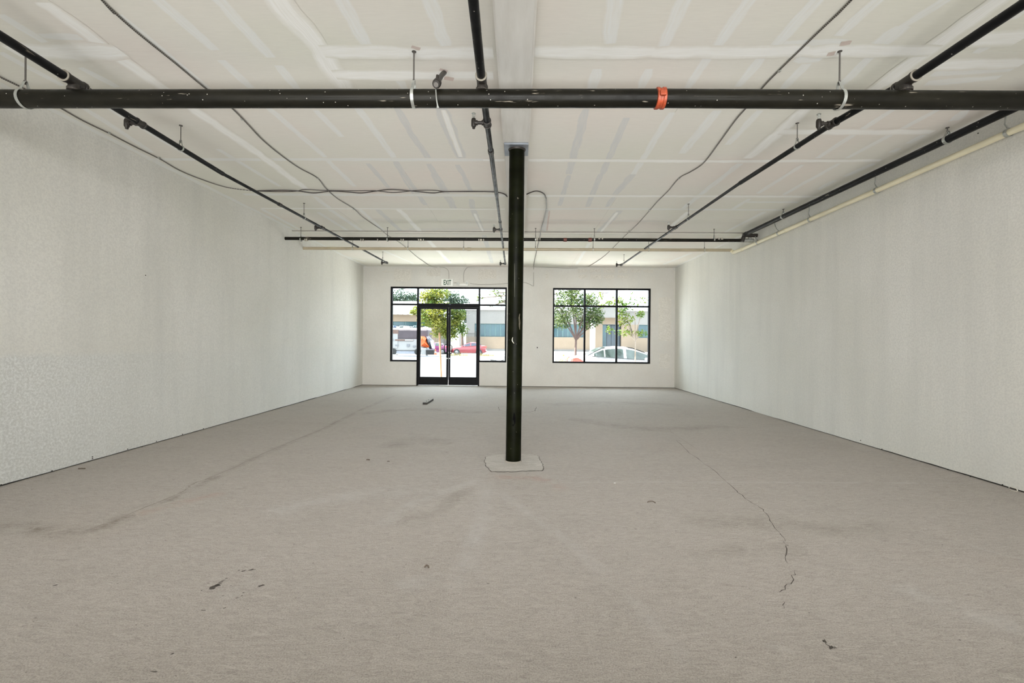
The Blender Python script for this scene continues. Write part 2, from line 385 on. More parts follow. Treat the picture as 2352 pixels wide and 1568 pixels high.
# sanded filler patches on the front wall
for (a, b, c_, d_) in ((1253,624,1261,641),(1327,617,1349,626),(1355,616,1380,625),(1386,615,1412,625),(1419,616,1441,626),(1448,617,1472,624),(1478,619,1500,625),
                       (1329,631,1349,640),(1356,630,1381,640),(1387,632,1410,640),(1418,632,1442,639),(1513,683,1541,783),(1514,812,1539,846),(878,622,902,626),(905,617,944,646),(980,615,1012,634),(1098,618,1140,640)):
    p, q = ony(a, b, D), ony(c_, d_, D); mm = MB(); n = 10
    top = [(p.x + (q.x - p.x) * i / n, D - 0.0012, p.z + R.uniform(-0.02, 0.02)) for i in range(n + 1)]
    bot = [(p.x + (q.x - p.x) * i / n, D - 0.0012, q.z + R.uniform(-0.02, 0.02)) for i in range(n + 1)]
    for i in range(n): mm.poly([bot[i], bot[i+1], top[i+1], top[i]])
    mm.build('filler_patch', M_GHOST, wfo)
# two small outlet cover marks and a screw hole on the pier between the windows
for (px, py, r) in ((1234, 798, 0.018), (1227, 876 - 20, 0.03)):
    p = ony(px, py, D); mm = MB(); mm.box((p.x - r * 0.7, D - 0.008, p.z - r), (p.x + r * 0.7, D, p.z + r)); mm.build('outlet_plate' if r > .02 else 'anchor_hole', M_WF if r > .02 else M_GAP, wfo, bevel=0.002)
# outlying drips of dirt near the left and right wall feet: fixing heads
def heads(parent, x, pts):
    for (px, py) in pts:
        p = onx(px, py, x); s = 1 if x < 0 else -1
        mm = MB(); mm.tube([(x, p.y, p.z), (x + s * 0.004, p.y, p.z)], 0.006, 6); mm.build('screw_head', M_GAP, parent)
heads(wl0, XL, ((212,1049),(212,1053),(119,1081),(293,1031),(359,1013),(419,997),(467,984),(326,1026),(334,632),(2,1113)))
heads(wr0, XR, ((1977,1011),(2026,1031),(2043,1040),(2178,1078),(2229,1095),(2303,1113),(2247,306)))

# ceiling: sub-slab with separate plasterboard panels, lower beyond the step
cl = MB(); cl.box((XL - 0.2, -10, HN + 0.0125), (XR + 0.2, YS + 0.012, HN + 0.2)); ceiling = cl.build('ceiling', M_GAP); tag(ceiling, kind='structure')
px_ = [XL, -2.93, -1.425, -0.165, 0.095, 1.405, 2.94, XR]
rows_n = [-10, -7.5, -5, -2.7, -0.4, 1.7, 3.345, 5.30, 6.56, 7.88, YS]; rows_f = [YS, 10.05, 11.45, D]
def panel(x0, x1, y0, y1, z):
    mm = MB(); g = 0.0012; mm.box((x0 + g, y0 + g, z), (x1 - g, y1 - g, z + 0.0125)); mm.build('plasterboard_panel', M_CEIL, ceiling)
for j in range(len(rows_n) - 1):
    for i in range(len(px_) - 1): panel(px_[i], px_[i+1], rows_n[j], rows_n[j+1], HN)
for j in range(len(rows_f) - 1):
    for i in range(len(px_) - 1): panel(px_[i], px_[i+1], rows_f[j] , rows_f[j+1], HF)
mm = MB(); mm.box((XL, YS + 0.006, HF + 0.0125), (XR, D, HN + 0.2)); mm.build('lower_ceiling_backing', M_GAP, ceiling)
mm = MB(); mm.box((XL, YS - 0.035, HN - 0.012), (XR, YS - 0.001, HN + 0.001)); mm.build('ceiling_step_shade', plain('shaded_step_strip', (0.30, 0.275, 0.245), 0.9), ceiling)  # shadow line at the ceiling step, painted as a darker strip

def ribbon(p, q, w, z, jag=0.12, zoff=0.0015, seed=None):
    """flat strip of dried compound between two ceiling points with slightly ragged sides"""
    r = random.Random(seed); p, q = Vector(p), Vector(q); d = (q - p); L = d.length; d.normalize(); nrm = Vector((-d.y, d.x, 0))
    n = max(3, int(L / 0.12)); m = MB(); prev = None
    for i in range(n + 1):
        k = i / n; c = p + d * (L * k); e = min(1, 0.82 + 3 * min(k, 1 - k) * L)
        a = c + nrm * (w / 2 * e * (1 + r.uniform(-jag, jag))); b = c - nrm * (w / 2 * e * (1 + r.uniform(-jag, jag)))
        a.z = b.z = z - zoff
        if prev: m.poly([prev[1], b, a, prev[0]], [(prev[2], 0), (L * k, 0), (L * k, 1), (prev[2], 1)])
        prev = (a, b, L * k)
    return m
strips = [  # pixel polyline, width in m, material
 ([(0,33),(107,99)],.09,0),([(100,5),(127,25),(255,120),(377,204),(438,246),(500,289),(600,357),(702,434)],.15,2),([(28,119),(282,119)],.22,2),([(95,83),(200,86)],.08,0),
 ([(0,120),(145,197)],.09,0),([(190,246),(350,350)],.08,0),([(185,155),(270,200)],.09,0),([(245,246),(433,357)],.08,0),([(362,0),(495,115)],.10,0),([(503,0),(622,132)],.10,0),
 ([(509,138),(577,202)],.10,0),([(616,247),(747,361)],.08,0),([(753,369),(815,428)],.08,0),([(275,33),(480,204)],.06,0),([(637,0),(735,113),(790,202)],.20,2),
 ([(822,247),(905,362)],.09,0),([(785,0),(843,105)],.11,0),([(640,150),(682,204)],.09,0),([(985,0),(1008,60),(1026,112)],.11,0),([(725,253),(785,314)],.08,0),
 ([(912,247),(940,300),(988,369)],.09,1),([(985,376),(1020,434)],.09,1),([(1012,247),(1060,363)],.15,1),([(1018,252),(1058,360)],.06,2),([(1050,378),(1066,405),(1082,441)],.08,1),
 ([(908,369),(952,446)],.09,1),([(845,375),(893,431)],.08,1),([(500,342),(643,428)],.08,0),([(500,390),(583,440)],.08,0),([(905,160),(930,204)],.08,0),
 ([(930,402),(977,471)],.09,1),([(998,400),(1025,445),(1044,481)],.13,1),([(1082,457),(1086,480),(1112,540),(1130,604)],.11,1),([(1090,490),(1112,540)],.05,2),
 ([(915,479),(977,545),(1034,604)],.12,2),([(865,479),(934,543)],.1,1),([(825,479),(900,545)],.08,0),([(730,487),(800,530)],.08,0),([(758,481),(845,540)],.1,0),([(722,451),(760,480)],.1,0),
 ([(600,479),(690,528)],.08,0),([(700,565),(840,600)],.10,0),([(880,575),(950,605)],.08,0),
 ([(740,118),(940,121),(1133,120)],.17,2),([(768,172),(1133,173)],.15,2),([(320,366),(760,366),(1110,367)],.10,0),([(1110,367),(1228,367)],.09,2),([(560,446),(1180,449)],.12,0),([(600,478),(1160,480)],.08,2),
 ([(820,505),(930,505)],.03,1),([(960,505),(1138,505)],.03,1),([(940,526),(1160,526)],.06,1),
 ([(1413,0),(1400,100)],.11,0),([(1372,158),(1360,204)],.10,0),([(1346,250),(1306,400)],.10,1),([(1571,0),(1522,108)],.11,0),([(1492,158),(1472,202)],.09,0),([(1439,270),(1383,400)],.09,1),
 ([(1722,0),(1645,110)],.10,0),([(1633,122),(1579,202)],.09,0),([(1543,258),(1455,400)],.09,0),([(1877,0),(1780,106)],.10,0),([(1755,125),(1694,199)],.09,0),([(1648,253),(1566,352)],.11,0),
 ([(2017,0),(1925,82)],.09,0),([(1862,138),(1798,204)],.09,0),([(1747,253),(1671,332)],.09,0),([(2170,0),(2070,62)],.09,0),([(2075,60),(2008,110)],.15,0),([(2002,128),(1930,196)],.09,0),
 ([(1850,250),(1793,301),(1716,363)],.15,2),([(1700,375),(1567,480)],.1,0),([(2295,0),(2007,206)],.16,2),([(2352,66),(2310,82),(2240,122)],.09,0),([(2220,88),(2352,87)],.2,2),([(2135,149),(2352,145)],.16,2),
 ([(2140,170),(2330,157)],.10,0),([(2127,191),(2295,178)],.10,0),([(2285,38),(2352,30)],.14,0),([(1225,118),(1500,119),(1850,117),(2150,115)],.16,2),([(1800,100),(1950,98)],.10,0),([(1830,132),(1890,133)],.14,0),
 ([(2053,250),(1877,363)],.08,0),([(2157,250),(1945,363)],.08,0),([(1793,302),(2142,303)],.14,2),([(1215,367),(1640,370),(2023,368)],.10,2),([(1215,449),(1880,451)],.11,2),([(1710,464),(1835,464)],.10,0),
 ([(1205,480),(1380,479),(1800,482)],.09,0),([(2217,253),(2190,277)],.11,0),([(2133,304),(2086,329)],.09,0),([(2066,340),(2047,350)],.09,0),([(2008,375),(1940,405)],.10,0),([(1918,414),(1880,435)],.10,0),
 ([(1844,378),(1740,444)],.08,0),([(1928,375),(1799,447)],.08,0),([(1722,456),(1683,480)],.09,0),([(1757,486),(1665,533)],.09,0),([(1380,400),(1349,475)],.09,1),([(1454,400),(1412,447)],.12,1),
 ([(1410,452),(1393,475)],.09,1),([(1423,483),(1400,508),(1371,538)],.14,1),([(1418,487),(1380,533)],.06,2),([(1307,402),(1285,472)],.08,1),([(1581,486),(1542,519)],.10,2),([(1354,558),(1324,607)],.09,0),
 ([(1590,580),(1523,607)],.1,0),([(1250,505),(1560,508)],.03,1),([(1212,597),(1560,600)],.05,0),([(1258,482),(1247,540)],.10,1),([(1200,0),(1225,118)],.0,0),
 ([(1485,20),(1420,30)],.0,0),([(1262,484),(1256,530)],.035,3),([(1010,158),(1028,163)],.05,3),([(1020,178),(1042,182)],.07,3),([(945,106),(965,112)],.05,3),([(1930,100),(1955,96)],.07,3),([(1900,124),(1918,121)],.07,3)]
JM = (M_JW, M_JG, M_JB, M_JR)
for k, (pl, w, mi) in enumerate(strips):
    if w == 0: continue
    if pl[0][1] == 0:
        (xa, ya), (xb, yb_) = pl[0], pl[1]; pl = [(xa - (xb - xa) * 260 / (yb_ - ya), -260)] + pl[1:]
    for i in range(len(pl) - 1):
        a, b = onz(*pl[i], HN), onz(*pl[i+1], HN)
        far = (a.y + b.y) / 2 > YS
        z = HF if far else HN
        a, b = onz(*pl[i], z), onz(*pl[i+1], z)
        if not far: a.y, b.y = min(a.y, YS - 0.04), min(b.y, YS - 0.04)
        m_ = ribbon(a, b, w, z, zoff=0.0004 + 0.000012 * k + (0.0016 if mi >= 2 else 0) + 0.000004 * i, seed=k * 7 + i)
        m_.build('joint_compound_strip', JM[mi], ceiling)
# wall / ceiling corner fillets
for s, x in ((1, XL), (-1, XR)):
    for (ya, yb, z) in ((-10, YS - .04, HN), (YS, D, HF)):
        mm = ribbon((x + s * 0.05, ya, z), (x + s * 0.05, yb, z), 0.10, z, 0.15, 0.0006); mm.build('joint_compound_strip', M_JW, ceiling)

# beam casing along the ceiling
bl = onz(1160, 333, 3.284); bx0, bx1 = -0.165, 0.088
mm = MB(); mm.box((bx0, -10, 3.284), (bx1, YS - 0.04, HN)); beam = mm.build('trim_1', M_BEAM, bevel=0.004); tag(beam, kind='structure')
for x in (bx0, bx1):
    mm = MB(); mm.box((x - 0.006, -10, 3.281), (x + 0.006, YS - 0.04, 3.292)); mm.build('corner_bead', M_CORNER, beam)

# ------------------------------------------------------------------ floor details
def crack(pts, w0, mat, name, jit=0.012, zz=0.0008, sub=6, seed=1):
    r = random.Random(seed); P = [onz(a, b, 0) for a, b in pts]; q = []
    for i in range(len(P) - 1):
        for k in range(sub):
            c_ = P[i].lerp(P[i+1], k / sub); c_.x += r.uniform(-jit, jit); c_.y += r.uniform(-jit, jit) * 1.5; q.append(c_)
    q.append(P[-1]); m = MB(); prev = None
    for i, c_ in enumerate(q):
        d = (q[min(i+1, len(q)-1)] - q[max(i-1, 0)]); d.z = 0; d.normalize(); n = Vector((-d.y, d.x, 0))
        w = w0 * r.uniform(0.3, 1.4) * (0.3 if i in (0, len(q)-1) else 1)
        a, b = c_ + n * w / 2, c_ - n * w / 2; a.z = b.z = zz
        if prev: m.poly([prev[0], prev[1], b, a])
        prev = (a, b)
    return m.build(name, mat, floor)
crack([(1553,1010),(1583,1040),(1641,1080),(1683,1120),(1712,1145),(1752,1170),(1768,1195),(1797,1235),(1809,1255),(1810,1295)], 0.005, M_CRACK, 'floor_crack', .010, seed=2)
crack([(1827,1310),(1818,1335),(1790,1360)], 0.004, M_CRACK, 'floor_crack', .008, seed=3)
crack([(1804,1383),(1796,1397)], 0.004, M_CRACK, 'floor_crack', .006, seed=5)
crack([(1893,1470),(1905,1485),(1918,1487)], 0.006, M_CRACK, 'floor_crack', .010, seed=6)
crack([(205,1218),(300,1180),(420,1130),(440,1112),(500,1090),(620,1035),(740,985),(830,940),(905,915)], 0.010, M_CRACKS, 'floor_crack', .012, seed=8)
crack([(1530,978),(1545,995),(1600,1030)], 0.004, M_CRACKS, 'floor_crack', .012, seed=9)

def stain_or_shade(pts, w, mat, k):
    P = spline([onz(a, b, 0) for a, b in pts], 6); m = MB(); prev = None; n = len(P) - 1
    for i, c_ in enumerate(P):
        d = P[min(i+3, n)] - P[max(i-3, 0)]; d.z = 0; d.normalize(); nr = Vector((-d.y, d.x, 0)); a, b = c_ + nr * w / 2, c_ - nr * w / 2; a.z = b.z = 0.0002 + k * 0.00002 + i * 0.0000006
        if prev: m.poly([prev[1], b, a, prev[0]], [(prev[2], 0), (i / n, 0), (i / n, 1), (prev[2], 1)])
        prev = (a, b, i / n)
    m.build('floor_stain_or_shade', mat, floor)
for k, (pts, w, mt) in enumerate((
    ([(-60,1205),(60,1212),(150,1222),(215,1212),(300,1182),(360,1155)], .26, M_RIDGE_SHADE), ([(300,1182),(420,1135),(500,1092),(560,1060)], .16, M_RIDGE_SHADE), ([(500,1092),(620,1036),(740,985),(850,932),(915,905)], .16, M_STD),  # soft shade along the floor ridge, put into the ribbons' colour
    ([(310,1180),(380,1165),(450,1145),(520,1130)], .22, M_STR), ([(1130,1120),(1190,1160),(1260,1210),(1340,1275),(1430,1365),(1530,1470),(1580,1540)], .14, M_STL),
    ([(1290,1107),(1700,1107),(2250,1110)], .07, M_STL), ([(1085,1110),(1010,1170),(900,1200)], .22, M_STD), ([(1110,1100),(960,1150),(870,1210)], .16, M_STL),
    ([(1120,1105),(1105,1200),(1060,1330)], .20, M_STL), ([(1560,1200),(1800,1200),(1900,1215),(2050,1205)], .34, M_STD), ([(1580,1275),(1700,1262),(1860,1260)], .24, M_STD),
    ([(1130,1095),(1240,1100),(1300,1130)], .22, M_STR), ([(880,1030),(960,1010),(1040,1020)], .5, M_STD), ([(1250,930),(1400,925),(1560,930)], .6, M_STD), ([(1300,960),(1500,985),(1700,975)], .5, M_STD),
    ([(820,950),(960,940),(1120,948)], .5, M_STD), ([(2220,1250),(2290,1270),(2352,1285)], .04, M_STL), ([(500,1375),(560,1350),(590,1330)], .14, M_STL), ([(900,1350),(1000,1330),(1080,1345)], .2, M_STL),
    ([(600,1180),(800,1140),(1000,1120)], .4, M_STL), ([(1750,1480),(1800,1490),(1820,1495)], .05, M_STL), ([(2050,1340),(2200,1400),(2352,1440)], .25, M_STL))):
    stain_or_shade(pts, w, mt, k)

def slab(poly, z, mat, name, seed, n=60):
    """raised concrete patch with an irregular outline and a dirty crack round it"""
    r = random.Random(seed); P = [onz(a, b, 0) for a, b in poly]; out = []
    for i in range(len(P)):
        A, B = P[i], P[(i+1) % len(P)]; k = max(2, int((B - A).length / 0.03))
        for j in range(k):
            c_ = A.lerp(B, j / k); out.append(Vector((c_.x + r.uniform(-.006, .006), c_.y + r.uniform(-.010, .010), 0)))
    cen = sum(out, Vector()) / len(out); m = MB()
    for i in range(len(out)):
        a, b = out[i], out[(i+1) % len(out)]; wa = 1.0 + r.uniform(0.008, 0.04)
        m.poly([(cen.x + (a.x - cen.x) * 1.025, cen.y + (a.y - cen.y) * 1.025, 0.0006), (cen.x + (b.x - cen.x) * wa, cen.y + (b.y - cen.y) * wa, 0.0006), (b.x, b.y, 0.0006), (a.x, a.y, 0.0006)])
    o1 = m.build('patch_edge_crack', M_CRACK, floor); m = MB()
    for i in range(len(out)):
        a, b = out[i], out[(i+1) % len(out)]
        m.poly([(cen.x, cen.y, z + .004), (a.x, a.y, z), (b.x, b.y, z)])
    m.build(name, mat, floor)
slab([(1117,1049),(1140,1044),(1180,1042),(1225,1044),(1237,1049),(1243,1062),(1249,1075),(1244,1081),(1180,1083),(1130,1083),(1119,1073),(1113,1060)], 0.004, M_PATCH, 'column_footing_patch', 5)
crack([(1145,934),(1147,942),(1165,946),(1205,947),(1228,944),(1232,935)], 0.010, M_CRACK, 'floor_crack', .01, seed=12)
# spalled pits lower left of the floor
pit = MB()
for k, (px, py, s) in enumerate(((489,1351,.024),(494,1346,.030),(500,1342,.022),(506,1337,.014),(512,1333,.010),(520,1328,.012),(560,1311,.014),(578,1308,.016),(549,1310,.007),(602,1344,.020),(596,1347,.010),(545,1373,.008),(512,1368,.007),(559,1361,.008),(516,1396,.008),(555,1368,.006),(463,1356,.007),(585,1308,.006),(570,1400,.005),(530,1345,.006),(127,1344,.012),(270,1340,.006),(257,1318,.006),(395,1502,.010),(1893,1472,.012),(1910,1487,.018))):
    c_ = onz(px, py, 0); n = 9; ang = R.uniform(0, 3); pts = []
    for i in range(n):
        a = 2 * math.pi * i / n; rr = s * .62 * R.uniform(0.5, 1.2)
        x, y = math.cos(a) * rr * 1.5, math.sin(a) * rr * 0.75; pts.append((c_.x + x * math.cos(.6) - y * math.sin(.6), c_.y + x * math.sin(.6) + y * math.cos(.6), 0.0009))
    pit.poly(pts)
tag(pit.build('spalled_pits', M_CRACK, floor), kind='stuff')
spk = MB()
for k in range(260):
    x, y = R.uniform(-4.2, 4.2), R.uniform(1.7, 12.6); s = R.uniform(.0015, .005)
    spk.poly([(x + s * R.uniform(-1.4, 1.4) , y + s * R.uniform(-1, 1) , 0.0008) for _ in range(3)])
tag(spk.build('floor_specks', M_CRACK, floor), kind='stuff')

# ------------------------------------------------------------------ column
CX, CY, CR = -0.036, 4.845, 0.080
col = empty('steel_column', (CX, CY, 0), 'round dark green-black steel column in the middle of the room, under the ceiling beam', 'column')
mm = MB(); mm.tube([(CX - .008, CY, 0.0), (CX, CY, 1.6), (CX + .004, CY, 3.262)], CR, 48); mm.build('shaft', M_COL, col, smooth=True)
mm = MB(); mm.box((CX - 0.128, CY - .14, 3.262), (CX + 0.122, CY + .16, 3.279)); mm.build('cap_plate', M_PLATE, col, bevel=.002)
mm = MB(); mm.tube([(CX + .004, CY, 3.245), (CX + .004, CY, 3.262)], [CR + .002, CR + .012], 48); mm.build('weld_bead', M_FIT, col, smooth=True)
mm = MB(); mm.tube([(CX - .008, CY, 0.002), (CX - .008, CY, 0.018)], [CR + .014, CR + .001], 48); mm.build('dirt_collar', M_CRACKS, col, smooth=True)
# paint scrapes
M_SCR = plain('bare_paint_scrape', (0.62, 0.58, 0.48), 0.6); M_SCR2 = plain('rubbed_tan_scrape', (0.075, 0.064, 0.042), 0.6, 0, 0.5, 60); M_SCR3 = plain('thin_scratch', (0.10, 0.095, 0.07), 0.6)
M_BLK = plain('black_overpaint', (0.001, 0.001, 0.001), 0.6, 0, 0, 6, 0.03)
def wrap(px, pts, mat, name='paint_scrape'):
    m = MB(); prev = None
    for (x, y, w) in pts:
        # hit the column surface
        out = []
        for xx in (x - w / 2, x + w / 2):
            d = ray(xx, y); a = d.x**2 + d.y**2; ox, oy = -CX, -CY
            b = 2 * (ox * d.x + oy * d.y); c_ = ox * ox + oy * oy - (CR + .0012)**2; disc = max(0, b*b - 4*a*c_)
            tt = (-b - math.sqrt(disc)) / (2 * a); out.append(CAMP + d * tt)
        if prev: m.poly([prev[0], prev[1], out[1], out[0]])
        prev = out
    m.build(name, mat, col)
wrap(0, [(1178,774,.6),(1176.5,778,1.6),(1176.5,782,1.8),(1178,785,1.5),(1180.5,788.5,.6)], M_SCR)
wrap(0, [(1194,720,1.5),(1192.5,729,3),(1193.5,740,3.5),(1193,748,3),(1194,757,1)], M_SCR2)
wrap(0, [(1182,605,.4),(1182,640,.8),(1182,682,.4)], M_SCR3)
wrap(0, [(1181,948,2),(1181,960,6),(1180,972,7),(1178,978,2)], M_BLK, 'black_paint_mark')
wrap(0, [(1184,812,20),(1184,819,22)], M_BLK, 'black_paint_mark')

# ------------------------------------------------------------------ sprinkler pipework
YM = 3.335
def teardrop(r, apex):
    pr = []
    for k in range(25):
        a = math.radians(60 + 300 * k / 24 + 30)
        pr.append((r * math.cos(a), r * math.sin(a)))
    pr = [(-r * math.sin(math.radians(150 - 300 * k / 24)) * 1.0, r * math.cos(math.radians(150 - 300 * k / 24)) * -1.0) for k in range(25)]
    return [(0.006, apex)] + pr + [(-0.006, apex)]
def hanger(parent, p, r, axis, ztop=HN, w=0.022, apex=None, rodr=0.005):
    apex = apex or r + 0.055
    e = empty('pipe_hanger', (p[0], p[1], p[2]), parent=parent)
    m = MB(); pr = []
    rr = r + 0.004
    for k in range(21):
        a = math.radians(-240 + 300 * k / 20 + 0)     # open at the top, from 120 deg round the bottom to 60 deg
        pr.append((rr * math.cos(a), rr * math.sin(a)))
    pr = pr + [(0.007, apex), (-0.007, apex)]
    m.strap(((p[0], p[1], p[2]), pr), axis, w); o = m.build('strap', M_GALV, e, smooth=True)
    m = MB(); m.tube([(p[0], p[1], p[2] + apex - .02), (p[0], p[1], ztop)], rodr, 8); m.build('rod', M_ROD, e, smooth=True)
    m = MB(); m.tube([(p[0], p[1], ztop - .006), (p[0], p[1], ztop)], 0.016, 10); m.build('ceiling_washer', M_ROD, e)
    m = MB(); m.tube([(p[0], p[1], p[2] + apex - .004), (p[0], p[1], p[2] + apex + .008)], 0.010, 6); m.build('nut', M_ROD, e)

main = empty('sprinkler_main_pipe', (0, YM, 3.0), 'thick black steel sprinkler main crossing the whole room in front of the column', 'pipe')
pL, pM, pR = ony(0, 227.3, YM), ony(1516, 226, YM), ony(2352, 231.0, YM)
eL = pL + (pL - pM) * ((pL.x - XL) / (pM.x - pL.x)); eR = pR + (pR - pM) * ((XR - pR.x) / (pR.x - pM.x))
mm = MB(); mm.tube([eL, pM], 0.0625, 40); mm.build('pipe', M_MAIN, main, smooth=True)
mm = MB(); mm.tube([pM, eR], 0.0625, 40); mm.build('pipe', M_MAIN, main, smooth=True)
cp = MB(); ax = Vector((1, 0, 0))
cp.tube([pM - ax * .034, pM - ax * .030, pM - ax * .012, pM - ax * .009, pM + ax * .009, pM + ax * .012, pM + ax * .030, pM + ax * .034], [.066, .073, .073, .068, .068, .073, .073, .066], 40)
cpo = cp.build('grooved_coupling', M_RED, main, smooth=True); cpo['label'] = 'red oxide grooved pipe coupling'
for s in (-1, 1):
    mm = MB(); mm.box((pM.x - .022, pM.y + s * .075 - .014, pM.z - .018), (pM.x + .022, pM.y + s * .075 + .014, pM.z + .018)); mm.build('bolt_pad', M_RED, cpo, bevel=.004)
for (dy, dz, r) in ((-.0725, .012, .010), (-.0725, -.008, .007)):
    mm = MB(); mm.tube([(pM.x, pM.y + dy + .004, pM.z + dz), (pM.x, pM.y + dy - .004, pM.z + dz)], r, 8); mm.build('bolt', M_GALV, cpo, smooth=True)
for px, py, w in ((58, 227, .03), (950, 225, .022), (1928, 229, .03)):
    p = ony(px, py, YM)
    hanger(main, p, 0.0625, 'x', HN, 0.022, 0.125, 0.0055)

ZB = 3.127
def sprinkler(parent, p, L=0.115, r=0.024, up=True):
    """side outlet with a nipple, an upright tee and the frame and deflector of a sprinkler head"""
    q = Vector((p.x - L, p.y, p.z))
    e = empty('sprinkler_outlet', tuple(q), parent=parent)
    m = MB(); m.tube([p - Vector((r * .6, 0, 0)), q], 0.0145, 12)
    m.tube([p - Vector((r * .9, 0, 0)), p - Vector((r * .9 + .022, 0, 0))], 0.0215, 14); m.tube([q + Vector((.034, 0, 0)), q + Vector((.010, 0, 0))], 0.021, 14); m.build('nipple', M_FIT, e, smooth=True)
    m = MB(); m.tube([q + Vector((0, 0, -.034)), q + Vector((0, 0, -.026)), q + Vector((0, 0, .02)), q + Vector((0, 0, .036))], [.017, .0215, .0215, .017], 14); m.build('tee_body', M_FIT, e, smooth=True)
    m = MB(); m.tube([q + Vector((0, 0, -.050)), q + Vector((0, 0, -.034))], [.012, .014], 8); m.build('plug', M_FIT, e)
    m = MB(); t0 = q + Vector((0, 0, .036)); m.tube([t0, t0 + Vector((0, 0, .018))], .010, 8)
    for s in (-1, 1): m.tube([t0 + Vector((s * .008, 0, .014)), t0 + Vector((s * .013, 0, .028)), t0 + Vector((0, 0, .044))], .0024, 6)
    m.tube([t0 + Vector((0, 0, .018)), t0 + Vector((0, 0, .042))], .003, 6); m.build('head_frame', M_GALV, e, smooth=True)
    m = MB(); m.tube([t0 + Vector((0, 0, .043)), t0 + Vector((0, 0, .046))], [.019, .016], 12); m.build('deflector', M_GALV, e)

def branch(label, pix, radii, tees, riser_px, hang, couplings=()):
    pts = [onz(a, b, ZB) for a, b in pix]
    d0 = (pts[0] - pts[1]).normalized(); start = pts[0] + d0 * 2.2
    e = empty('sprinkler_branch_pipe', tuple(pts[1]), label, 'pipe')
    allp = [start] + pts
    for i in range(len(allp) - 1):
        m = MB(); m.tube([allp[i], allp[i+1]], radii[i], 20); m.build('pipe', M_PIPE, e, smooth=True)
    def at(py):
        for i in range(len(pix) - 1):
            (x0, y0), (x1, y1) = pix[i], pix[i+1]
            if y0 <= py <= y1: return onz(x0 + (x1 - x0) * (py - y0) / (y1 - y0), py, ZB), radii[i+1], (pts[i+1] - pts[i]).normalized()
        return pts[-1], radii[-1], (pts[-1] - pts[-2]).normalized()
    # riser tee from the main
    c_, r, d = at(riser_px)
    c_ = c_ + d * ((YM - c_.y) / d.y)
    m = MB(); m.tube([c_ - d * .085, c_ - d * .080, c_ - d * .066, c_ - d * .062, c_ + d * .062, c_ + d * .066, c_ + d * .080, c_ + d * .085], [.036, .041, .041, .036, .036, .041, .041, .036], 20)
    m.build('riser_tee', M_FIT, e, smooth=True)
    m = MB(); m.tube([c_ + Vector((0, 0, -.02)), c_ + Vector((0, 0, -.045)), c_ + Vector((0, 0, -.047)), c_ + Vector((0, 0, -.066)), c_ + Vector((0, 0, -.070))], [.034, .036, .042, .042, .037], 18)
    m.tube([(c_.x, c_.y, c_.z - .06), (c_.x, c_.y, 3.03)], .034, 18); m.build('riser', M_FIT, e, smooth=True)
    for qa, qb in ((c_ + Vector((0, 0, -.056)), c_ + Vector((0, 0, -.062))), (c_ - d * .088, c_ - d * .084), (c_ + d * .084, c_ + d * .088)):
        m = MB(); m.tube([qa, qb], .0420, 18); m.build('sealant_ring', M_SEAL, e, smooth=True)
    for py in tees:
        c_, r, d = at(py); rr = r
        m = MB(); m.tube([c_ - d * .045, c_ - d * .043, c_ - d * .03, c_ - d * .028, c_ + d * .028, c_ + d * .03, c_ + d * .043, c_ + d * .045], [rr + .002, rr + .009, rr + .009, rr + .005, rr + .005, rr + .009, rr + .009, rr + .002], 18)
        m.build('outlet_tee', M_FIT, e, smooth=True)
        sprinkler(e, c_, 0.115, rr)
    for py in hang:
        c_, r, d = at(py); hanger(e, c_, r, 'y', HN if c_.y < YS else HF, .018, r + .045, .004)
    for py in couplings:
        c_, r, d = at(py); m = MB(); m.tube([c_ - d * .035, c_ + d * .035], r + .006, 18); m.build('coupling', M_FIT, e, smooth=True)
    return e
branch('black sprinkler branch pipe running front to back over the left side of the room', [(0,82),(165,185),(318,281),(512,399),(890,604)], [.030,.030,.027,.0235,.0185], (283,523,603), 186, (340,500,598), (470,))
branch('black sprinkler branch pipe running front to back just left of the column', [(1087,0),(1106.5,188),(1119,283),(1141,450),(1160.5,606)], [.030,.030,.027,.0235,.0185], (282,527,605), 188, (590,), (348,510))
branch('black sprinkler branch pipe running front to back between column and right wall', [(2352,8),(2083,187),(1912,284),(1700,420),(1426,609)], [.030,.030,.027,.0235,.0185], (284,522,608), 187, (336,502,604), ())

# long pipe hung close to the right wall
def longpipe(name, label, pts, r, mat, hang=(), hr=None, strapmat=None):
    e = empty(name, tuple(pts[0]), label, 'pipe')
    m = MB(); m.tube(pts, r, 20); m.build('pipe', mat, e, smooth=True)
    return e
ZW = 3.235
a = onz(2310, 257, ZW); b = onz(1712, 538, ZW); st = a + (a - b).normalized() * 5
e = longpipe('sprinkler_supply_pipe', 'black steel pipe hung close under the ceiling beside the right wall', [st, a, b], .036, M_PIPE)
for py in (320, 497):
    k = (py - 257) / (538 - 257); x = 2310 + (1712 - 2310) * k; p = onz(x, py, ZW); hanger(e, p, .036, 'y', HN, .03, .075, .005)
d = (b - a).normalized()
m = MB(); m.tube([b - d * .03, b + d * .03, b + d * .045 + Vector((0, 0, -.004))], [.042, .042, .036], 18); m.build('elbow', M_FIT, e, smooth=True)
yb = ony(1000, 550, 8.95)
ZC = ony(1190, 551, b.y + .02).z
m = MB(); m.tube([b + d * .03, Vector((b.x, b.y + .05, ZW - .02)), Vector((b.x - .03, b.y + .06, ZC))], .034, 16); m.build('elbow', M_FIT, e, smooth=True)
m = MB(); m.tube([(b.x + .02, b.y + .03, ZW - .012), (XR, b.y + .03, ZW - .012)], .034, 16); m.build('wall_stub', M_FIT, e, smooth=True)

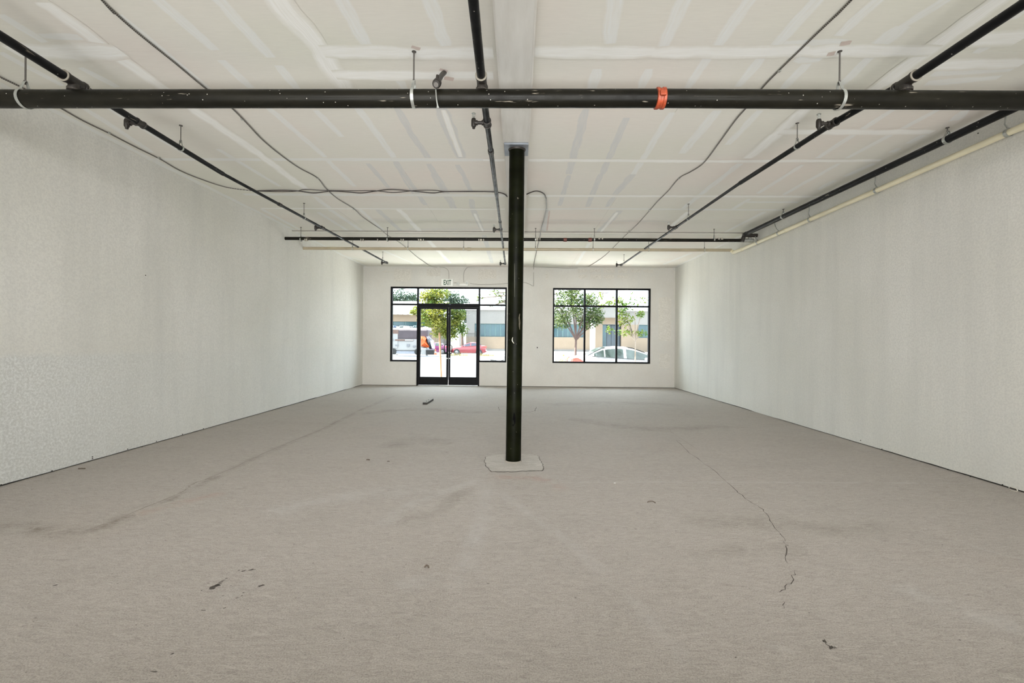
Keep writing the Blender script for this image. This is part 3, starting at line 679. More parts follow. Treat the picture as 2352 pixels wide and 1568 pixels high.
YC = b.y + .09
pl_, pr_ = ony(668, 547.5, YC), ony(1722, 552, YC)
e = empty('cross_main_pipe', (0, YC, pl_.z), 'black steel pipe crossing the far ceiling from wall to wall, with paint splashes', 'pipe')
m = MB(); m.tube([(XL, YC, pl_.z), (pr_.x, YC, pr_.z)], .030, 20); m.build('pipe', M_MAIN, e, smooth=True)
for px in (1298, 1355):
    p = ony(px, 550.5, YC); m = MB(); m.tube([(p.x - .03, YC, p.z), (p.x + .03, YC, p.z)], .036, 16); m.build('coupling', plain('dark_red_coupling', (.12, .03, .02), .5), e, smooth=True)
p = ony(1712, 552, YC); m = MB(); m.tube([(p.x - .03, YC, p.z), (p.x + .14, YC, p.z)], .037, 16); m.tube([(p.x + .08, YC, p.z), (p.x + .08, YC, p.z + .07)], .03, 14); m.build('corner_fitting', M_GALV, e, smooth=True)
for px in (691, 890, 1230, 1365, 1640):
    p = ony(px, 550, YC); hanger(e, p, .030, 'x', HF if YC > YS else HN, .02, .06, .005)
M_SPL = plain('cream_paint_fleck', (.42, .39, .33), .7)
for px, w in ((701, 2), (705, 3), (868, 1.5), (830, 1.5), (835, 2), (922, 2), (927, 2.5), (962, 2), (967, 4), (973, 2), (1100, 2), (1105, 5), (1111, 2), (1376, 4), (1383, 3), (1234, 5), (1240, 2), (1650, 3), (1657, 5)):
    p = ony(px, 550, YC); m = MB(); hw = w / 2 / F * YC
    m.tube([(p.x - hw, YC, p.z + .001), (p.x, YC, p.z + .001), (p.x + hw, YC, p.z + .001)], [.0304, .0306, .0304], 14); m.build('paint_splash', M_SPL, e)

# tan / cream drain pipes
YT = 9.28
pl_, pr_ = ony(692, 570, YT), ony(1680, 574.4, YT)
e = empty('crosswise_drain_pipe', (0, YT, pl_.z), 'tan plastic drain pipe crossing the room just beyond the black cross pipe', 'pipe')
m = MB(); mid = ony(1080, 572, YT); m.tube([pl_, mid, pr_], .029, 18); m.build('pipe', M_TAN, e, smooth=True)
for px in (1078,):
    m = MB(); p = ony(px, 572, YT); m.tube([p - Vector((.04, 0, 0)), p + Vector((.04, 0, 0))], .035, 16); m.build('coupling', M_TAN, e, smooth=True)
m = MB(); m.tube([pl_ + Vector((.03, 0, 0)), pl_ - Vector((.03, 0, 0)), Vector((XL, YT, pl_.z))], .034, 16); m.build('end_fitting', M_SEAL, e, smooth=True)
for px in (695, 810, 937, 1065, 1230, 1362, 1490, 1618):
    p = ony(px, 572, YT); hanger(e, Vector((p.x, YT, pl_.z + (pr_.z - pl_.z) * (px - 692) / 988)), .029, 'x', HF, .014, .045, .004)
XP = XR - .045
a = onx(2352, 289, XP); b = onx(1702, 573.5, XP); st = a + (a - b).normalized() * 4
e = empty('wall_drain_pipe', tuple(a), 'cream plastic pipe running along the right wall just below the ceiling', 'pipe')
m = MB(); m.tube([st, a, b], .030, 20); m.build('pipe', M_PVC, e, smooth=True)
m = MB(); d = (b - a).normalized(); m.tube([b - d * .05, b, Vector((b.x - .02, YT, b.z)), pr_ + Vector((-.01, 0, 0))], [.036, .036, .034, .032], 16); m.build('elbow', M_PVC, e, smooth=True)
for k, (px, ty, kink) in enumerate(((2316, 255, 0), (2014, 402, 0), (1861, 470, 0), (1789, 508, .03), (1741, 530, .03))):
    # point on pipe with this pixel column
    u = (px - 2352) / (1702 - 2352); py = 289 + (573.5 - 289) * u; p = onx(px, py, XP)
    g = empty('pipe_strap', tuple(p), parent=e)
    m = MB(); pr = [(.034 * math.cos(2 * math.pi * i / 20), .034 * math.sin(2 * math.pi * i / 20)) for i in range(20)]
    m.strap((tuple(p), pr), 'y', .030); m.build('band', M_GALV, g, smooth=True)
    top = min(HN, p.z + .24)
    m = MB(); m.tube([(p.x, p.y, p.z + .032), (p.x - .012, p.y + .02 + kink, p.z + .085), (p.x + .006, p.y + .03 + kink * 3, p.z + .15), (p.x + .002, p.y + .03 + kink * 5, HN)], [.009, .006, .008, .008], 6); m.build('perforated_strap', M_GALV, g)
for px in (1805,):
    u = (px - 2352) / (1702 - 2352); p = onx(px, 289 + 284.5 * u, XP); m = MB(); m.tube([p - d * .03, p + d * .03], .034, 16); m.build('coupling', M_PVC, e, smooth=True)

# drain valve stub behind the main, left of the column
p0 = onz(1021, 166, HN); p1 = ony(1015, 172, 3.50); p2 = ony(1003, 192, 3.235)
p0 = Vector((p0.x, p0.y, HN)); p2z = p2
e = empty('valve_stub', tuple(p0), 'short angled pipe with brass-and-iron valve dropping from the ceiling above the main', 'valve')
m = MB(); m.tube([p0, p0.lerp(p1, .6), p1, p1.lerp(p2, .75)], .018, 14); m.build('pipe', M_FIT, e, smooth=True)
m = MB(); dd = (p2 - p1).normalized(); m.tube([p2 - dd * .05, p2 - dd * .045, p2 + dd * .01, p2 + dd * .02], [.022, .030, .030, .024], 12); m.build('valve_body', M_FIT, e, smooth=True)
m = MB(); m.tube([p2 + dd * .015, p2 + dd * .04], .017, 10); m.build('outlet', M_ROD, e, smooth=True)
m = MB(); m.tube([p2 - dd * .02 + Vector((0, 0, .02)), p2 - dd * .02 + Vector((.004, 0, .055))], .011, 8); m.build('stem', M_FIT, e)
q1, q2, q3 = ony(1001, 206, 3.235), ony(1002.5, 228, 3.225), ony(1006, 248, 3.25)
m = MB(); m.tube([q1, q2, q3.lerp(q2, .3), q3], [.004, .0045, .005, .011], 8); m.build('lever', M_GALV, e, smooth=True)

# ------------------------------------------------------------------ cables
def zc(px, py):
    p = onz(px, py, HN); return HF if p.y > YS else HN
def cpts(pix, off): return [onz(x, y, zc(x, y) - off) for x, y in pix]
def back(P, L=2.2): return [P[0] + (P[0] - P[1]).normalized() * L] + P
def cable(label, segs, group=None):
    """segs: list of (points, radius, material)"""
    e = empty('electrical_cable', tuple(segs[0][0][0]), label, 'cable', group)
    for P, r, mat in segs:
        m = MB(); m.tube(spline(P, 7), r, 8); m.build('cable_run', mat, e, smooth=True)
    return e
def clips(e, pix):
    for (x, y) in pix:
        p = onz(x, y, zc(x, y) - .008); m = MB(); m.box((p.x - .011, p.y - .012, p.z - .010), (p.x + .011, p.y + .012, p.z + .006)); m.build('cable_clip', M_GALV, e, bevel=.003)
wallp = lambda x, y: ony(x, y, D - .012)
A = cpts([(215,-20),(245,12),(300,62),(350,103),(400,143),(475,205),(530,246),(566,282),(600,318),(640,352),(685,384),(728,408),(748,432),(775,456),(812,479),(835,500),(872,525),(891,541)], .010)
A2 = cpts([(891,541),(915,555),(937,572),(958,590),(985,609)], .012)
e = cable('armoured ceiling cable running from upper left of the room down to the exit sign',
      [(back(A), .0065, M_MC), (A2, .006, M_MC), ([A2[-1], wallp(1000,613.5), wallp(1019,614), wallp(1028,619), wallp(1031,628), wallp(1031,643)], .006, M_WIREW)])
clips(e, [(556,273),(729,409),(812,480)])
B = cpts([(-20,166),(0,177),(60,206),(135,246),(190,277),(250,306),(310,337),(365,364),(410,390),(455,409),(520,430),(585,438.5)], .010)
B2 = cpts([(585,438.5),(640,437),(680,438),(720,443),(760,439),(800,441),(830,443),(862,439),(900,435),(960,440),(995,443),(1030,440),(1140,441),(1166,452)], .012)
B3 = cpts([(585,438.5),(640,440),(680,439),(700,435),(740,437),(800,438),(860,438),(905,442),(960,437),(1000,437),(1030,440),(1140,440)], .014)
B4 = cpts([(1204,449),(1214,444),(1228,439),(1240,440),(1250,446),(1254,455)], .03)
B5 = cpts([(1254,455),(1255,480),(1249,505),(1243,525),(1240,545),(1236,560),(1233,575),(1229,592),(1226,610)], .010)
e = cable('pair of dark cables crossing the ceiling from the left wall past the column', [(back(B, .7), .006, M_MC), (B2, .0075, M_WIRE), (B3, .006, M_WIRE),
      ([B2[-1], onz(1185, 453, HN - .09), B4[0]], .0075, M_WIRE), (B4, .0085, M_WIRE), (B5, .008, M_MC), ([B5[-1], wallp(1226,616), wallp(1225.5,635), wallp(1226,657)], .006, M_WIREW)])
clips(e, [(250,305),(365,362),(1252,452),(1255,480),(1243,527)])
Cc = cpts([(1975,-20),(1930,26),(1870,83),(1790,161),(1755,197),(1718,243),(1690,275),(1650,330),(1625,364),(1608,381),(1585,395),(1560,409),(1535,438),(1510,463),(1490,486),(1460,519),(1432,545),(1400,577),(1380,594),(1355,610)], .010)
e = cable('armoured ceiling cable curving down the right half of the ceiling to the front wall', [(back(Cc), .0065, M_MC), ([Cc[-1], wallp(1345,613.5), wallp(1310,615.5), wallp(1260,614), wallp(1205,612)], .006, M_WIREW)])
clips(e, [(1790,162),(1560,409),(1492,482),(1445,530)])
cable('thin cable rising from the emergency light then running right along the wall top', [([wallp(1065,648), wallp(1065,630), wallp(1069,619), wallp(1080,612.5), wallp(1120,612), wallp(1185,612)], .006, M_WIREW)])
cable('thin cable sagging along the wall from the emergency light towards the window pier', [([wallp(1080,650.5), wallp(1100,653), wallp(1140,652.5), wallp(1170,650), wallp(1200,648), wallp(1213,651), wallp(1225,657)], .006, M_WIREW)])

# ------------------------------------------------------------------ exit sign and emergency light
M_SIGN = NT('white_sign_plastic').set(.4); M_SIGN.base((.80, .80, .76)); M_SIGN = M_SIGN.m
M_GREEN = plain('green_exit_letters', (.004, .075, .030), .5, 0, .05)
a, b = ony(1014.5, 641, D), ony(1041, 656.3, D)
sg = empty('exit_sign', (a.x, D, b.z), 'white exit sign with tall green letters above the double doors', 'sign')
m = MB(); m.box((a.x, D - .045, b.z), (b.x, D, a.z)); m.build('housing', M_SIGN, sg, bevel=.004)
tc = bpy.data.curves.new('lettering', 'FONT'); tc.body = 'EXIT'; tc.size = .205; tc.extrude = .0015; tc.align_x = 'CENTER'; tc.align_y = 'CENTER'; tc.offset = .004
to = bpy.data.objects.new('lettering', tc); C.objects.link(to); bpy.context.view_layer.update()
me = bpy.data.meshes.new_from_object(to.evaluated_get(bpy.context.evaluated_depsgraph_get())); bpy.data.objects.remove(to)
to = bpy.data.objects.new('lettering', me); C.objects.link(to); me.materials.clear(); me.materials.append(M_GREEN)
vx = [v.co.x for v in me.vertices]; vy = [v.co.y for v in me.vertices]; cx, cy = (min(vx)+max(vx))/2, (min(vy)+max(vy))/2
wanted_w, wanted_h = 17.0 / F * D, 11.6 / F * D
for v in me.vertices: v.co = Vector(((v.co.x - cx) * wanted_w / (max(vx) - min(vx)), (v.co.y - cy) * wanted_h / (max(vy) - min(vy)), v.co.z))
to.rotation_euler = (math.radians(90), 0, 0); cc = ony(1028.2, 649, D); to.location = (cc.x, D - .047, cc.z)
to.parent = sg; to.matrix_parent_inverse = Matrix.Translation(-Vector(sg.location))
M_ELW = plain('white_lamp_plastic', (.74, .73, .69), .4, 0, .03)
a, b = ony(1055, 651.5, D), ony(1075, 656, D)
el = empty('emergency_light', (a.x, D, b.z), 'white two-headed emergency light between exit sign and column', 'light')
m = MB(); m.box((a.x, D - .06, b.z), (b.x, D, a.z)); m.build('housing', M_ELW, el, bevel=.008)
for px, py in ((1052, 650.5), (1072.5, 649.5)):
    p = ony(px, py, D - .06); m = MB(); m.tube([p + Vector((0, .045, 0)), p, p + Vector((0, -.02, -.006))], [.022, .040, .044], 18); h = m.build('lamp_head', M_ELW, el, smooth=True)
    m = MB(); m.tube([p + Vector((0, -.019, -.006)), p + Vector((0, -.023, -.007))], [.036, .034], 18); m.build('lens', M_GALV, h, smooth=True)
m = MB(); m.tube([wallp(1042, 649.5), wallp(1046, 649), wallp(1052, 650)], .006, 8); m.build('conduit_link', M_WIREW, el)

# ------------------------------------------------------------------ storefront glazing and doors
FY0, FY1 = D + .035, D + .135
def bar(name, parent, x0, x1, z0, z1, y0=FY0, y1=FY1, mat=M_FRAME):
    m = MB(); m.box((x0, y0, z0), (x1, y1, z1)); return m.build(name, mat, parent, bevel=.003)
def pane(parent, x0, x1, z0, z1, y=D + .085):
    m = MB(); m.box((x0, y - .003, z0), (x1, y + .003, z1)); return m.build('pane', M_GLASS, parent)
T = .046
w1 = empty('window_1', (sx0, D, sz0), kind='structure')
ix0, ix1 = fx(958.8, 700), fx(1100.5, 700)          # mullions' centres
bar('jamb', w1, sx0, sx0 + T, sz0, sz1); bar('jamb', w1, sx1 - T, sx1, sz0, sz1); bar('head_rail', w1, sx0 + T, sx1 - T, sz1 - T, sz1)
bar('mullion', w1, ix0 - T/2, ix0 + T/2, 0.0, sz1 - T); bar('mullion', w1, ix1 - T/2, ix1 + T/2, 0.0, sz1 - T)
bar('sill_rail', w1, sx0 + T, ix0 - T/2, sz0, sz0 + T); bar('sill_rail', w1, ix1 + T/2, sx1 - T, sz0, sz0 + T)
bar('transom', w1, sx0 + T, ix0 - T/2, tz - .022, tz + .022); bar('transom', w1, ix1 + T/2, sx1 - T, tz - .028, tz + .022)
zh = fz(705, 1030)
bar('door_header', w1, ix0 + T/2, ix1 - T/2, zh, fz(696.7, 1030))
pane(w1, sx0 + T, ix0 - T/2, sz0 + T, tz - .022); pane(w1, sx0 + T, ix0 - T/2, tz + .022, sz1 - T)
pane(w1, ix1 + T/2, sx1 - T, sz0 + T, tz - .028); pane(w1, ix1 + T/2, sx1 - T, tz + .022, sz1 - T); pane(w1, ix0 + T/2, ix1 - T/2, tz + .035, sz1 - T)
bar('threshold', w1, ix0 + T/2, ix1 - T/2, 0.0, .012, D - .0, FY1, M_GALV)
p = fx(1033, 699); bar('closer_cover', w1, p - .03, p + .03, tz - .005, tz + .015, FY0 - .006, FY0, plain('blue_grey_cover', (.05, .06, .14), .4))
xm = (fx(1025, 780) + fx(1033.6, 780)) / 2
def leaf(name, x0, x1, hs):
    e = empty(name, (x0, D, 0), kind='structure'); y0, y1 = D + .05, D + .10; zt = zh - .004; zb = .018
    gz1, gz0 = fz(709.3, 1030), fz(866, 1030); s = .052
    sxl = s; sxr = s
    bar('stile', e, x0, x0 + sxl, zb, zt, y0, y1); bar('stile', e, x1 - sxr, x1, zb, zt, y0, y1)
    bar('top_rail', e, x0 + sxl, x1 - sxr, gz1, zt, y0, y1); bar('bottom_rail', e, x0 + sxl, x1 - sxr, zb, gz0, y0, y1)
    pane(e, x0 + sxl, x1 - sxr, gz0, gz1, D + .075)
    hx = (x1 - .028 if hs > 0 else x0 + .028); z1, z0 = fz(792, 1030), fz(811.5, 1030); o = -hs * .075
    m = MB(); m.tube([(hx, y0, z1), (hx + o*.15, y0 - .045, z1), (hx + o * .8, y0 - .05, z1), (hx + o, y0 - .05, z1 - .04), (hx + o, y0 - .05, z0 + .04), (hx + o * .8, y0 - .05, z0), (hx + o*.15, y0 - .045, z0), (hx, y0, z0)], .0125, 12)
    m.build('pull_handle', M_FRAME, e, smooth=True)
    m = MB(); m.tube([(hx, y0, z0 - .14), (hx, y0 - .008, z0 - .14)], .018, 14); m.build('lock_cylinder', M_GALV, e, smooth=True)
    return e
leaf('door_1', ix0 + T/2 + .003, xm - .004, 1); leaf('door_2', xm + .004, ix1 - T/2 - .003, -1)

w2 = empty('window_2', (wx0, D, wz0), kind='structure')
bar('jamb', w2, wx0, wx0 + T, wz0, wz1); bar('jamb', w2, wx1 - T, wx1, wz0, wz1); bar('head_rail', w2, wx0 + T, wx1 - T, wz1 - T, wz1); bar('sill_rail', w2, wx0 + T, wx1 - T, wz0, wz0 + T)
m1, m2 = fx(1343.5, 750), fx(1417.3, 750); xsn = [wx0 + T, m1 - T/2, m1 + T/2, m2 - T/2, m2 + T/2, wx1 - T]
for mx_ in (m1, m2): bar('mullion', w2, mx_ - T/2, mx_ + T/2, wz0 + T, wz1 - T)
for i in (0, 2, 4):
    bar('transom', w2, xsn[i], xsn[i+1], wt - .023, wt + .023)
    pane(w2, xsn[i], xsn[i+1], wz0 + T, wt - .023); pane(w2, xsn[i], xsn[i+1], wt + .023, wz1 - T)

# ------------------------------------------------------------------ loose things on the floor
p = onz(971, 928.6, 0); q = onz(981, 928.6, 0); far = onz(995.5, 919.5, 0)
wd_ = q.x - p.x; dirv = far - q; hgt = .040
st_ = empty('timber_offcut', tuple(p), 'short dark-sided timber offcut lying on the floor in front of the doors', 'timber')
m = MB(); A_ = [p, q, q + dirv, p + dirv]; lo = [Vector((v.x, v.y, 0.0)) for v in A_]; hi = [Vector((v.x, v.y, hgt)) for v in A_]
m.v = [tuple(v) for v in lo + hi]; m.f = [(0,3,2,1),(4,5,6,7),(0,1,5,4),(1,2,6,5),(2,3,7,6),(3,0,4,7)]
m.build('block', plain('dark_timber_side', (.018, .015, .012), .7), st_)
m = MB(); m.v = [(v.x, v.y, hgt + dz) for dz in (0, .0015) for v in A_]; m.f = [(0,3,2,1),(4,5,6,7),(0,1,5,4),(1,2,6,5),(2,3,7,6),(3,0,4,7)]
m.build('weathered_top', plain('grey_weathered_top', (.36, .345, .31), .8), st_)
for k in (.25, .6):
    c_ = p.lerp(p + dirv, k) + Vector((wd_ * .45, 0, 0)); m = MB(); m.tube([(c_.x, c_.y, hgt), (c_.x, c_.y, hgt + .012)], .006, 8); m.build('nail_head', M_GAP, st_)

def litter(name, label, cat, px, py, pts, r, mat):
    c_ = onz(px, py, 0); P = [Vector((c_.x + a, c_.y + b, max(z, r if not isinstance(r, list) else max(r)))) for a, b, z in pts]
    m = MB(); m.tube(spline(P, 4), r, 6) if not isinstance(r, list) else m.tube(P, r, 6)
    tag(m.build(name, mat, None, smooth=True), label, cat)
M_BARK = plain('dry_twig', (.10, .075, .055), .8)
litter('curled_scrap', 'curled dark scrap lying on the floor right of the column patch', 'scrap', 1497, 1155, [(-.032, .004, .006), (-.015, .012, .010), (.010, .006, .012), (.026, -.012, .006)], .0035, M_BARK)
litter('curled_scrap', 'small dark curled scrap on the floor in the left foreground', 'scrap', 980, 1304, [(-.012, -.002, .004), (-.004, .006, .012), (.006, .005, .010), (.012, -.004, .004)], .004, M_BARK)
litter('bottle_cap', 'tiny pale cap lying on the floor right of the column', 'cap', 1412, 1112, [(0, 0, .002), (0, .001, .012)], [.010, .011], plain('pale_cap', (.62, .6, .55), .5))
litter('wood_splinter', 'dark splinter on the floor beside the left wall', 'splinter', 187, 1077, [(-.03, 0, .004), (0, .004, .006), (.03, .006, .004)], .005, M_BARK)
litter('wood_splinter', 'dark chip on the floor left of the column, nearest the left scrape', 'splinter', 845, 1057, [(-.016, 0, .004), (0, .004, .009), (.016, 0, .004)], .006, M_BARK)
litter('wood_splinter', 'thin dark chip on the floor between left chip and column', 'splinter', 892, 1060, [(-.012, 0, .004), (0, .002, .006), (.012, .004, .004)], .0035, M_BARK)
c_ = onx(2331, 1127, XR - .03); c_.z = 0
m = MB(); m.tube(spline([Vector((XR - .045, c_.y + .035 * math.cos(a), .018 + .015 * math.sin(a))) for a in [i * .7 for i in range(9)]], 3), .003, 6)
tag(m.build('string_loop', plain('pale_string', (.6, .57, .5), .8), None), 'pale loop of string at the foot of the right wall', 'string')

# ------------------------------------------------------------------ outside
GZ = -.36
M_ROAD = plain('sunlit_asphalt', (.085, .088, .095), .9, 0, .12, .7)
M_WALK = plain('pale_concrete_paving', (.62, .60, .57), .9, 0, .08, .9)
M_GROUND = plain('dusty_ground', (.25, .235, .2), .95, 0, .12, .4)
def struct(name, a, b, mat):
    m = MB(); m.box(a, b); return tag(m.build(name, mat), kind='structure')
struct('sidewalk_ground', (-40, D + .22, -.55), (40, 16.3, -.12), M_WALK)
struct('curb_ground', (-40, 16.3, -.55), (40, 16.45, -.20), plain('curb_concrete', (.55, .54, .52), .9))
struct('street_ground', (-90, 16.45, -.60), (90, 49.2, GZ), M_ROAD)
struct('far_sidewalk_ground', (-90, 57.5, -.6), (90, 71, GZ + .14), M_WALK)
struct('parking_ground', (-90, 49.2, -.6), (90, 57.5, GZ - .001), plain('parking_asphalt', (.15, .15, .15), .9))
struct('far_lot_ground', (-140, 71, -.6), (140, 190, GZ), M_GROUND)
m = MB()
for k in range(-8, 14): m.box((k * 3.2, 49.05, GZ - .01), (k * 3.2 + 2.9, 49.35, GZ + .10))
mo = m.build('median_curb_ground', plain('white_curb', (.75, .74, .72), .8)); tag(mo, kind='structure')

# trees -------------------------------------------------------------
def leaf_mat(name, a, b, tr=.35):
    t = NT(name).set(.55, 0, .3); c = t.ramp(t.noise(1.9, 3), [(.35, a), (.65, b)]); t.base(c)
    tl = t.n('ShaderNodeBsdfTranslucent'); t.l(c, tl.inputs[0]); mx = t.n('ShaderNodeMixShader'); mx.inputs[0].default_value = tr
    t.l(t.b.outputs[0], mx.inputs[1]); t.l(tl.outputs[0], mx.inputs[2]); t.l(mx.outputs[0], t.out.inputs[0]); return t.m
L_YG = leaf_mat('yellow_green_leaves', (.036, .078, .012), (.145, .145, .020), .45)
L_G = leaf_mat('mid_green_leaves', (.026, .055, .014), (.09, .11, .025), .35)
L_D = leaf_mat('dark_green_leaves', (.014, .03, .02), (.045, .07, .04), .25)
L_BR = leaf_mat('bright_green_leaves', (.036, .075, .008), (.11, .13, .018), .45)
M_TRUNK = plain('pinkish_bark', (.075, .044, .035), .9, 0, .3, 8)
M_TRUNK2 = plain('pale_bark', (.13, .105, .085), .9, 0, .3, 10)
def leaf_cloud(mb, cen, rad, n, size, r, shell=.55):
    for _ in range(n):
        while True:
            d = Vector((r.uniform(-1, 1), r.uniform(-1, 1), r.uniform(-1, 1)))
            if .05 < d.length < 1: break
        d = d.normalized() * (shell + (1 - shell) * r.random()) if r.random() < .75 else d
        c_ = Vector((cen[0] + d.x * rad[0], cen[1] + d.y * rad[1], cen[2] + d.z * rad[2]))
        u = Vector((r.uniform(-1, 1), r.uniform(-1, 1), r.uniform(-.8, .3))).normalized(); v = u.orthogonal().normalized()
        v = (v * math.cos(r.uniform(0, 3)) + u.cross(v) * math.sin(r.uniform(0, 3))).normalized()
        s = size * r.uniform(.6, 1.3); w = s * .42
        mb.poly([c_ - u * s / 2, c_ + v * w / 2, c_ + u * s / 2, c_ - v * w / 2])
def tree(label, base, trunk_h, trunk_r, clumps, leafmat, bark, size, seed, branches=5, name='street_tree', group=None, zig=.05, center=None):
    r = random.Random(seed); e = empty(name, tuple(base), label, 'tree', group); b = Vector(base)
    top = b + Vector((r.uniform(-zig, zig), 0, trunk_h))
    m = MB(); m.tube([b, b.lerp(top, .4) + Vector((zig * r.uniform(-.5, .5), 0, 0)), top], [trunk_r * 1.2, trunk_r, trunk_r * .8], 10); m.build('trunk', bark, e, smooth=True)
    for (cx, cy, cz, rx, ry, rz, n) in clumps[:branches]:
        c_ = b + Vector((cx, cy, cz)); mid = top.lerp(c_, .5) + Vector((0, 0, (c_.z - top.z) * .05))
        m = MB(); m.tube(spline([top - Vector((0, 0, trunk_r)), mid, c_], 4), [trunk_r * (.7 - .06 * i) for i in range(9)], 6); m.build('branch', bark, e, smooth=True)
    m = MB()
    for (cx, cy, cz, rx, ry, rz, n) in clumps: leaf_cloud(m, (b.x + cx, b.y + cy, b.z + cz), (rx, ry, rz), int(n * (1.7 if size < .1 or size > .2 else 1.25)), size, r, .25)
    f = m.build('foliage', leafmat, e); f['kind'] = 'stuff'
    return e
def G(px, depth, z=None): # ground point below a picture column at a depth
    p = ony(px, 784, depth); return Vector((p.x, depth, GZ if z is None else z))
def clump_px(base, lst, depth):
    """crown clumps given by picture position and size in pixels at this depth"""
    out = []
    k = depth / F
    for (px, py, rx, rz, n) in lst:
        p = ony(px, py, depth); out.append((p.x - base.x, R.uniform(-.3, .3) * rx * k, p.z - base.z, rx * k, rx * k * .9, rz * k, n))
    return out
# young tree by the stake outside the left door
b = G(1013.5, 16.0, -.12)
tree('young yellow-green tree tied to a stake just outside the left door', b, 1.55, .022,
     clump_px(b, [(1018,742,36,24,800),(985,732,30,20,600),(1045,748,24,22,520),(1010,710,40,20,800),(962,712,20,13,240),(1050,722,22,18,380),(1035,768,20,16,280),(1000,674,36,16,620),(990,690,28,14,380),(1063,758,14,16,130),(1008,765,22,13,200),(948,717,8,8,50),(975,680,14,10,90)], 16.0), L_YG, M_TRUNK2, .098, 21, 8)
s0, s1 = ony(1014, 872, 15.75), ony(1009, 765, 15.75)
m = MB(); m.tube([(s0.x, 15.75, -.13), s0.lerp(s1, .5), s1, s1 + Vector((0, 0, .03))], [.030, .030, .030, .016], 10)
stk = m.build('tree_stake', plain('new_round_timber', (.14, .075, .035), .75, 0, .15, 9), None, smooth=True); tag(stk, 'round timber stake standing upright before the young tree outside the left door', 'stake')
# tree in left pane of window 2
b = G(1322, 45)
tree('broad multi-stemmed street tree across the road, seen left in the right-hand window', b, 1.9, .12,
     clump_px(b, [(1322,700,40,34,900),(1290,735,26,24,420),(1350,738,28,20,420),(1310,672,26,22,420),(1368,718,22,22,300),(1283,700,16,22,200),(1352,690,24,22,300),(1377,735,14,12,90)], 45), L_G, M_TRUNK, .26, 22, 8)
# slim tree before the white car
b = G(1456.5, 16.2, -.12)
tree('slim street tree in front of the white car, seen in the right pane', b, 1.45, .026,
     clump_px(b, [(1432,705,22,20,110),(1442,735,20,16,100),(1420,690,14,18,60),(1475,765,16,10,70),(1472,722,12,10,60),(1438,762,16,12,60),(1425,720,14,14,60),(1457,690,16,20,36),(1480,690,12,12,24),(1428,740,10,14,40),(1400,758,9,12,30),(1418,765,10,8,26),(1402,695,14,7,40),(1383,702,12,6,34),(1379,680,7,9,20)], 16.2), L_BR, M_TRUNK2, .115, 23, 10)
# tree hidden behind the pier whose leaves hang into both windows
b = G(1216, 17.2, -.12)
tree('street tree behind the pier, its leafy twigs hanging into the panes either side', b, 3.2, .07,
     clump_px(b, [(1135,672,26,12,70),(1150,692,16,12,50),(1098,685,12,10,30),(1128,702,10,4,14),(1215,640,60,30,420),(1283,676,14,14,70),(1279,698,9,12,34),(1165,640,40,20,160),(1270,645,30,24,160)], 17.2), L_G, M_TRUNK2, .11, 24, 6)
# background trees
for k, (px, dep, lst, lab, mat) in enumerate((
    (925, 96, [(922,690,36,30,900),(905,694,18,20,320),(948,692,18,22,320)], 'large dark tree rising behind the far-left roof', L_D),
    (1062, 88, [(1048,700,30,34,800),(1070,726,18,22,360),(1030,690,22,24,360)], 'blue-green tree between the two far buildings', L_D))):
    b = G(px, dep); tree(lab, b, 3.5, .3, clump_px(b, lst, dep), mat, M_TRUNK, .55, 30 + k, 3, 'background_tree')
# street trees standing left of the view that shade the road before the camper
for x, y, zc_, rr, lab in ((-19.5, 41.8, 5.2, 2.9, 'leafy tree at the road edge, left of the storefront view'), (-18.3, 48.6, 8.2, 3.2, 'taller leafy tree beyond the leafy road-edge tree on the left')):
    b = Vector((x, y, GZ)); tree(lab, b, zc_ * .5, .15, [(0, 0, zc_, rr, rr * .85, rr * .8, 2200)], L_G, M_TRUNK, .4, 40 + int(y), 1)

# far buildings ------------------------------------------------------
M_BGREY = plain('grey_stucco', (.115, .11, .105), .9, 0, .05, .5)
M_BBEIGE = plain('warm_beige_stucco', (.13, .10, .073), .9, 0, .07, .6)
M_BWHITE = plain('white_painted_trim', (.34, .34, .34), .8, 0, .03)
M_TEAL = plain('teal_tinted_glass', (.012, .033, .04), .15, 0, .25, .4)
M_TEALF = plain('teal_painted_metal', (.035, .075, .08), .5, 0, .1)
M_DOORB = plain('blue_grey_door', (.01, .02, .03), .4, 0, .2, 1)
BY = 70.0
def bp(px, py, y=BY): return ony(px, py, y)
def bbox_px(name, mat, parent, x0, y0, x1, y1, yf=BY, dep=.3, bevel=0):
    a, b = bp(x0, y0, yf), bp(x1, y1, yf); m = MB(); m.box((min(a.x, b.x), yf, min(a.z, b.z)), (max(a.x, b.x), yf + dep, max(a.z, b.z))); return m.build(name, mat, parent, bevel=bevel)
g0 = GZ
off = empty('office_building', (bp(1300, 806).x, BY, g0), 'long low beige and grey office building across the street, with teal strip windows', 'building')
bx_l, bx_r = bp(1071, 770).x, bp(1640, 770).x
def wpart(name, mat, x0, x1, z0, z1, y=BY, dep=.4, parent=off): 
    m = MB(); m.box((x0, y, z0), (x1, y + dep, z1)); return m.build(name, mat, parent)
zA, zB, zT = bp(1130, 773).z, bp(1130, 743).z, bp(1130, 712).z
xe0, xe1 = bp(1384, 770).x, bp(1427, 770).x          # entrance
xw = [bp(v, 760).x for v in (1090, 1341, 1465, 1580)]
wpart('lower_wall', M_BBEIGE, bx_l, xe0, g0, zA); wpart('lower_wall', M_BBEIGE, xe1, bx_r, g0, zA)
wpart('upper_wall', M_BGREY, bx_l, bx_r, zB, zT); wpart('wall_return', M_BGREY, bx_l, xw[0], zA, zB)
wpart('wall_return', M_BBEIGE, xw[1], xe0, zA, zB); wpart('wall_return', M_BBEIGE, xe1, xw[2], zA, zB)
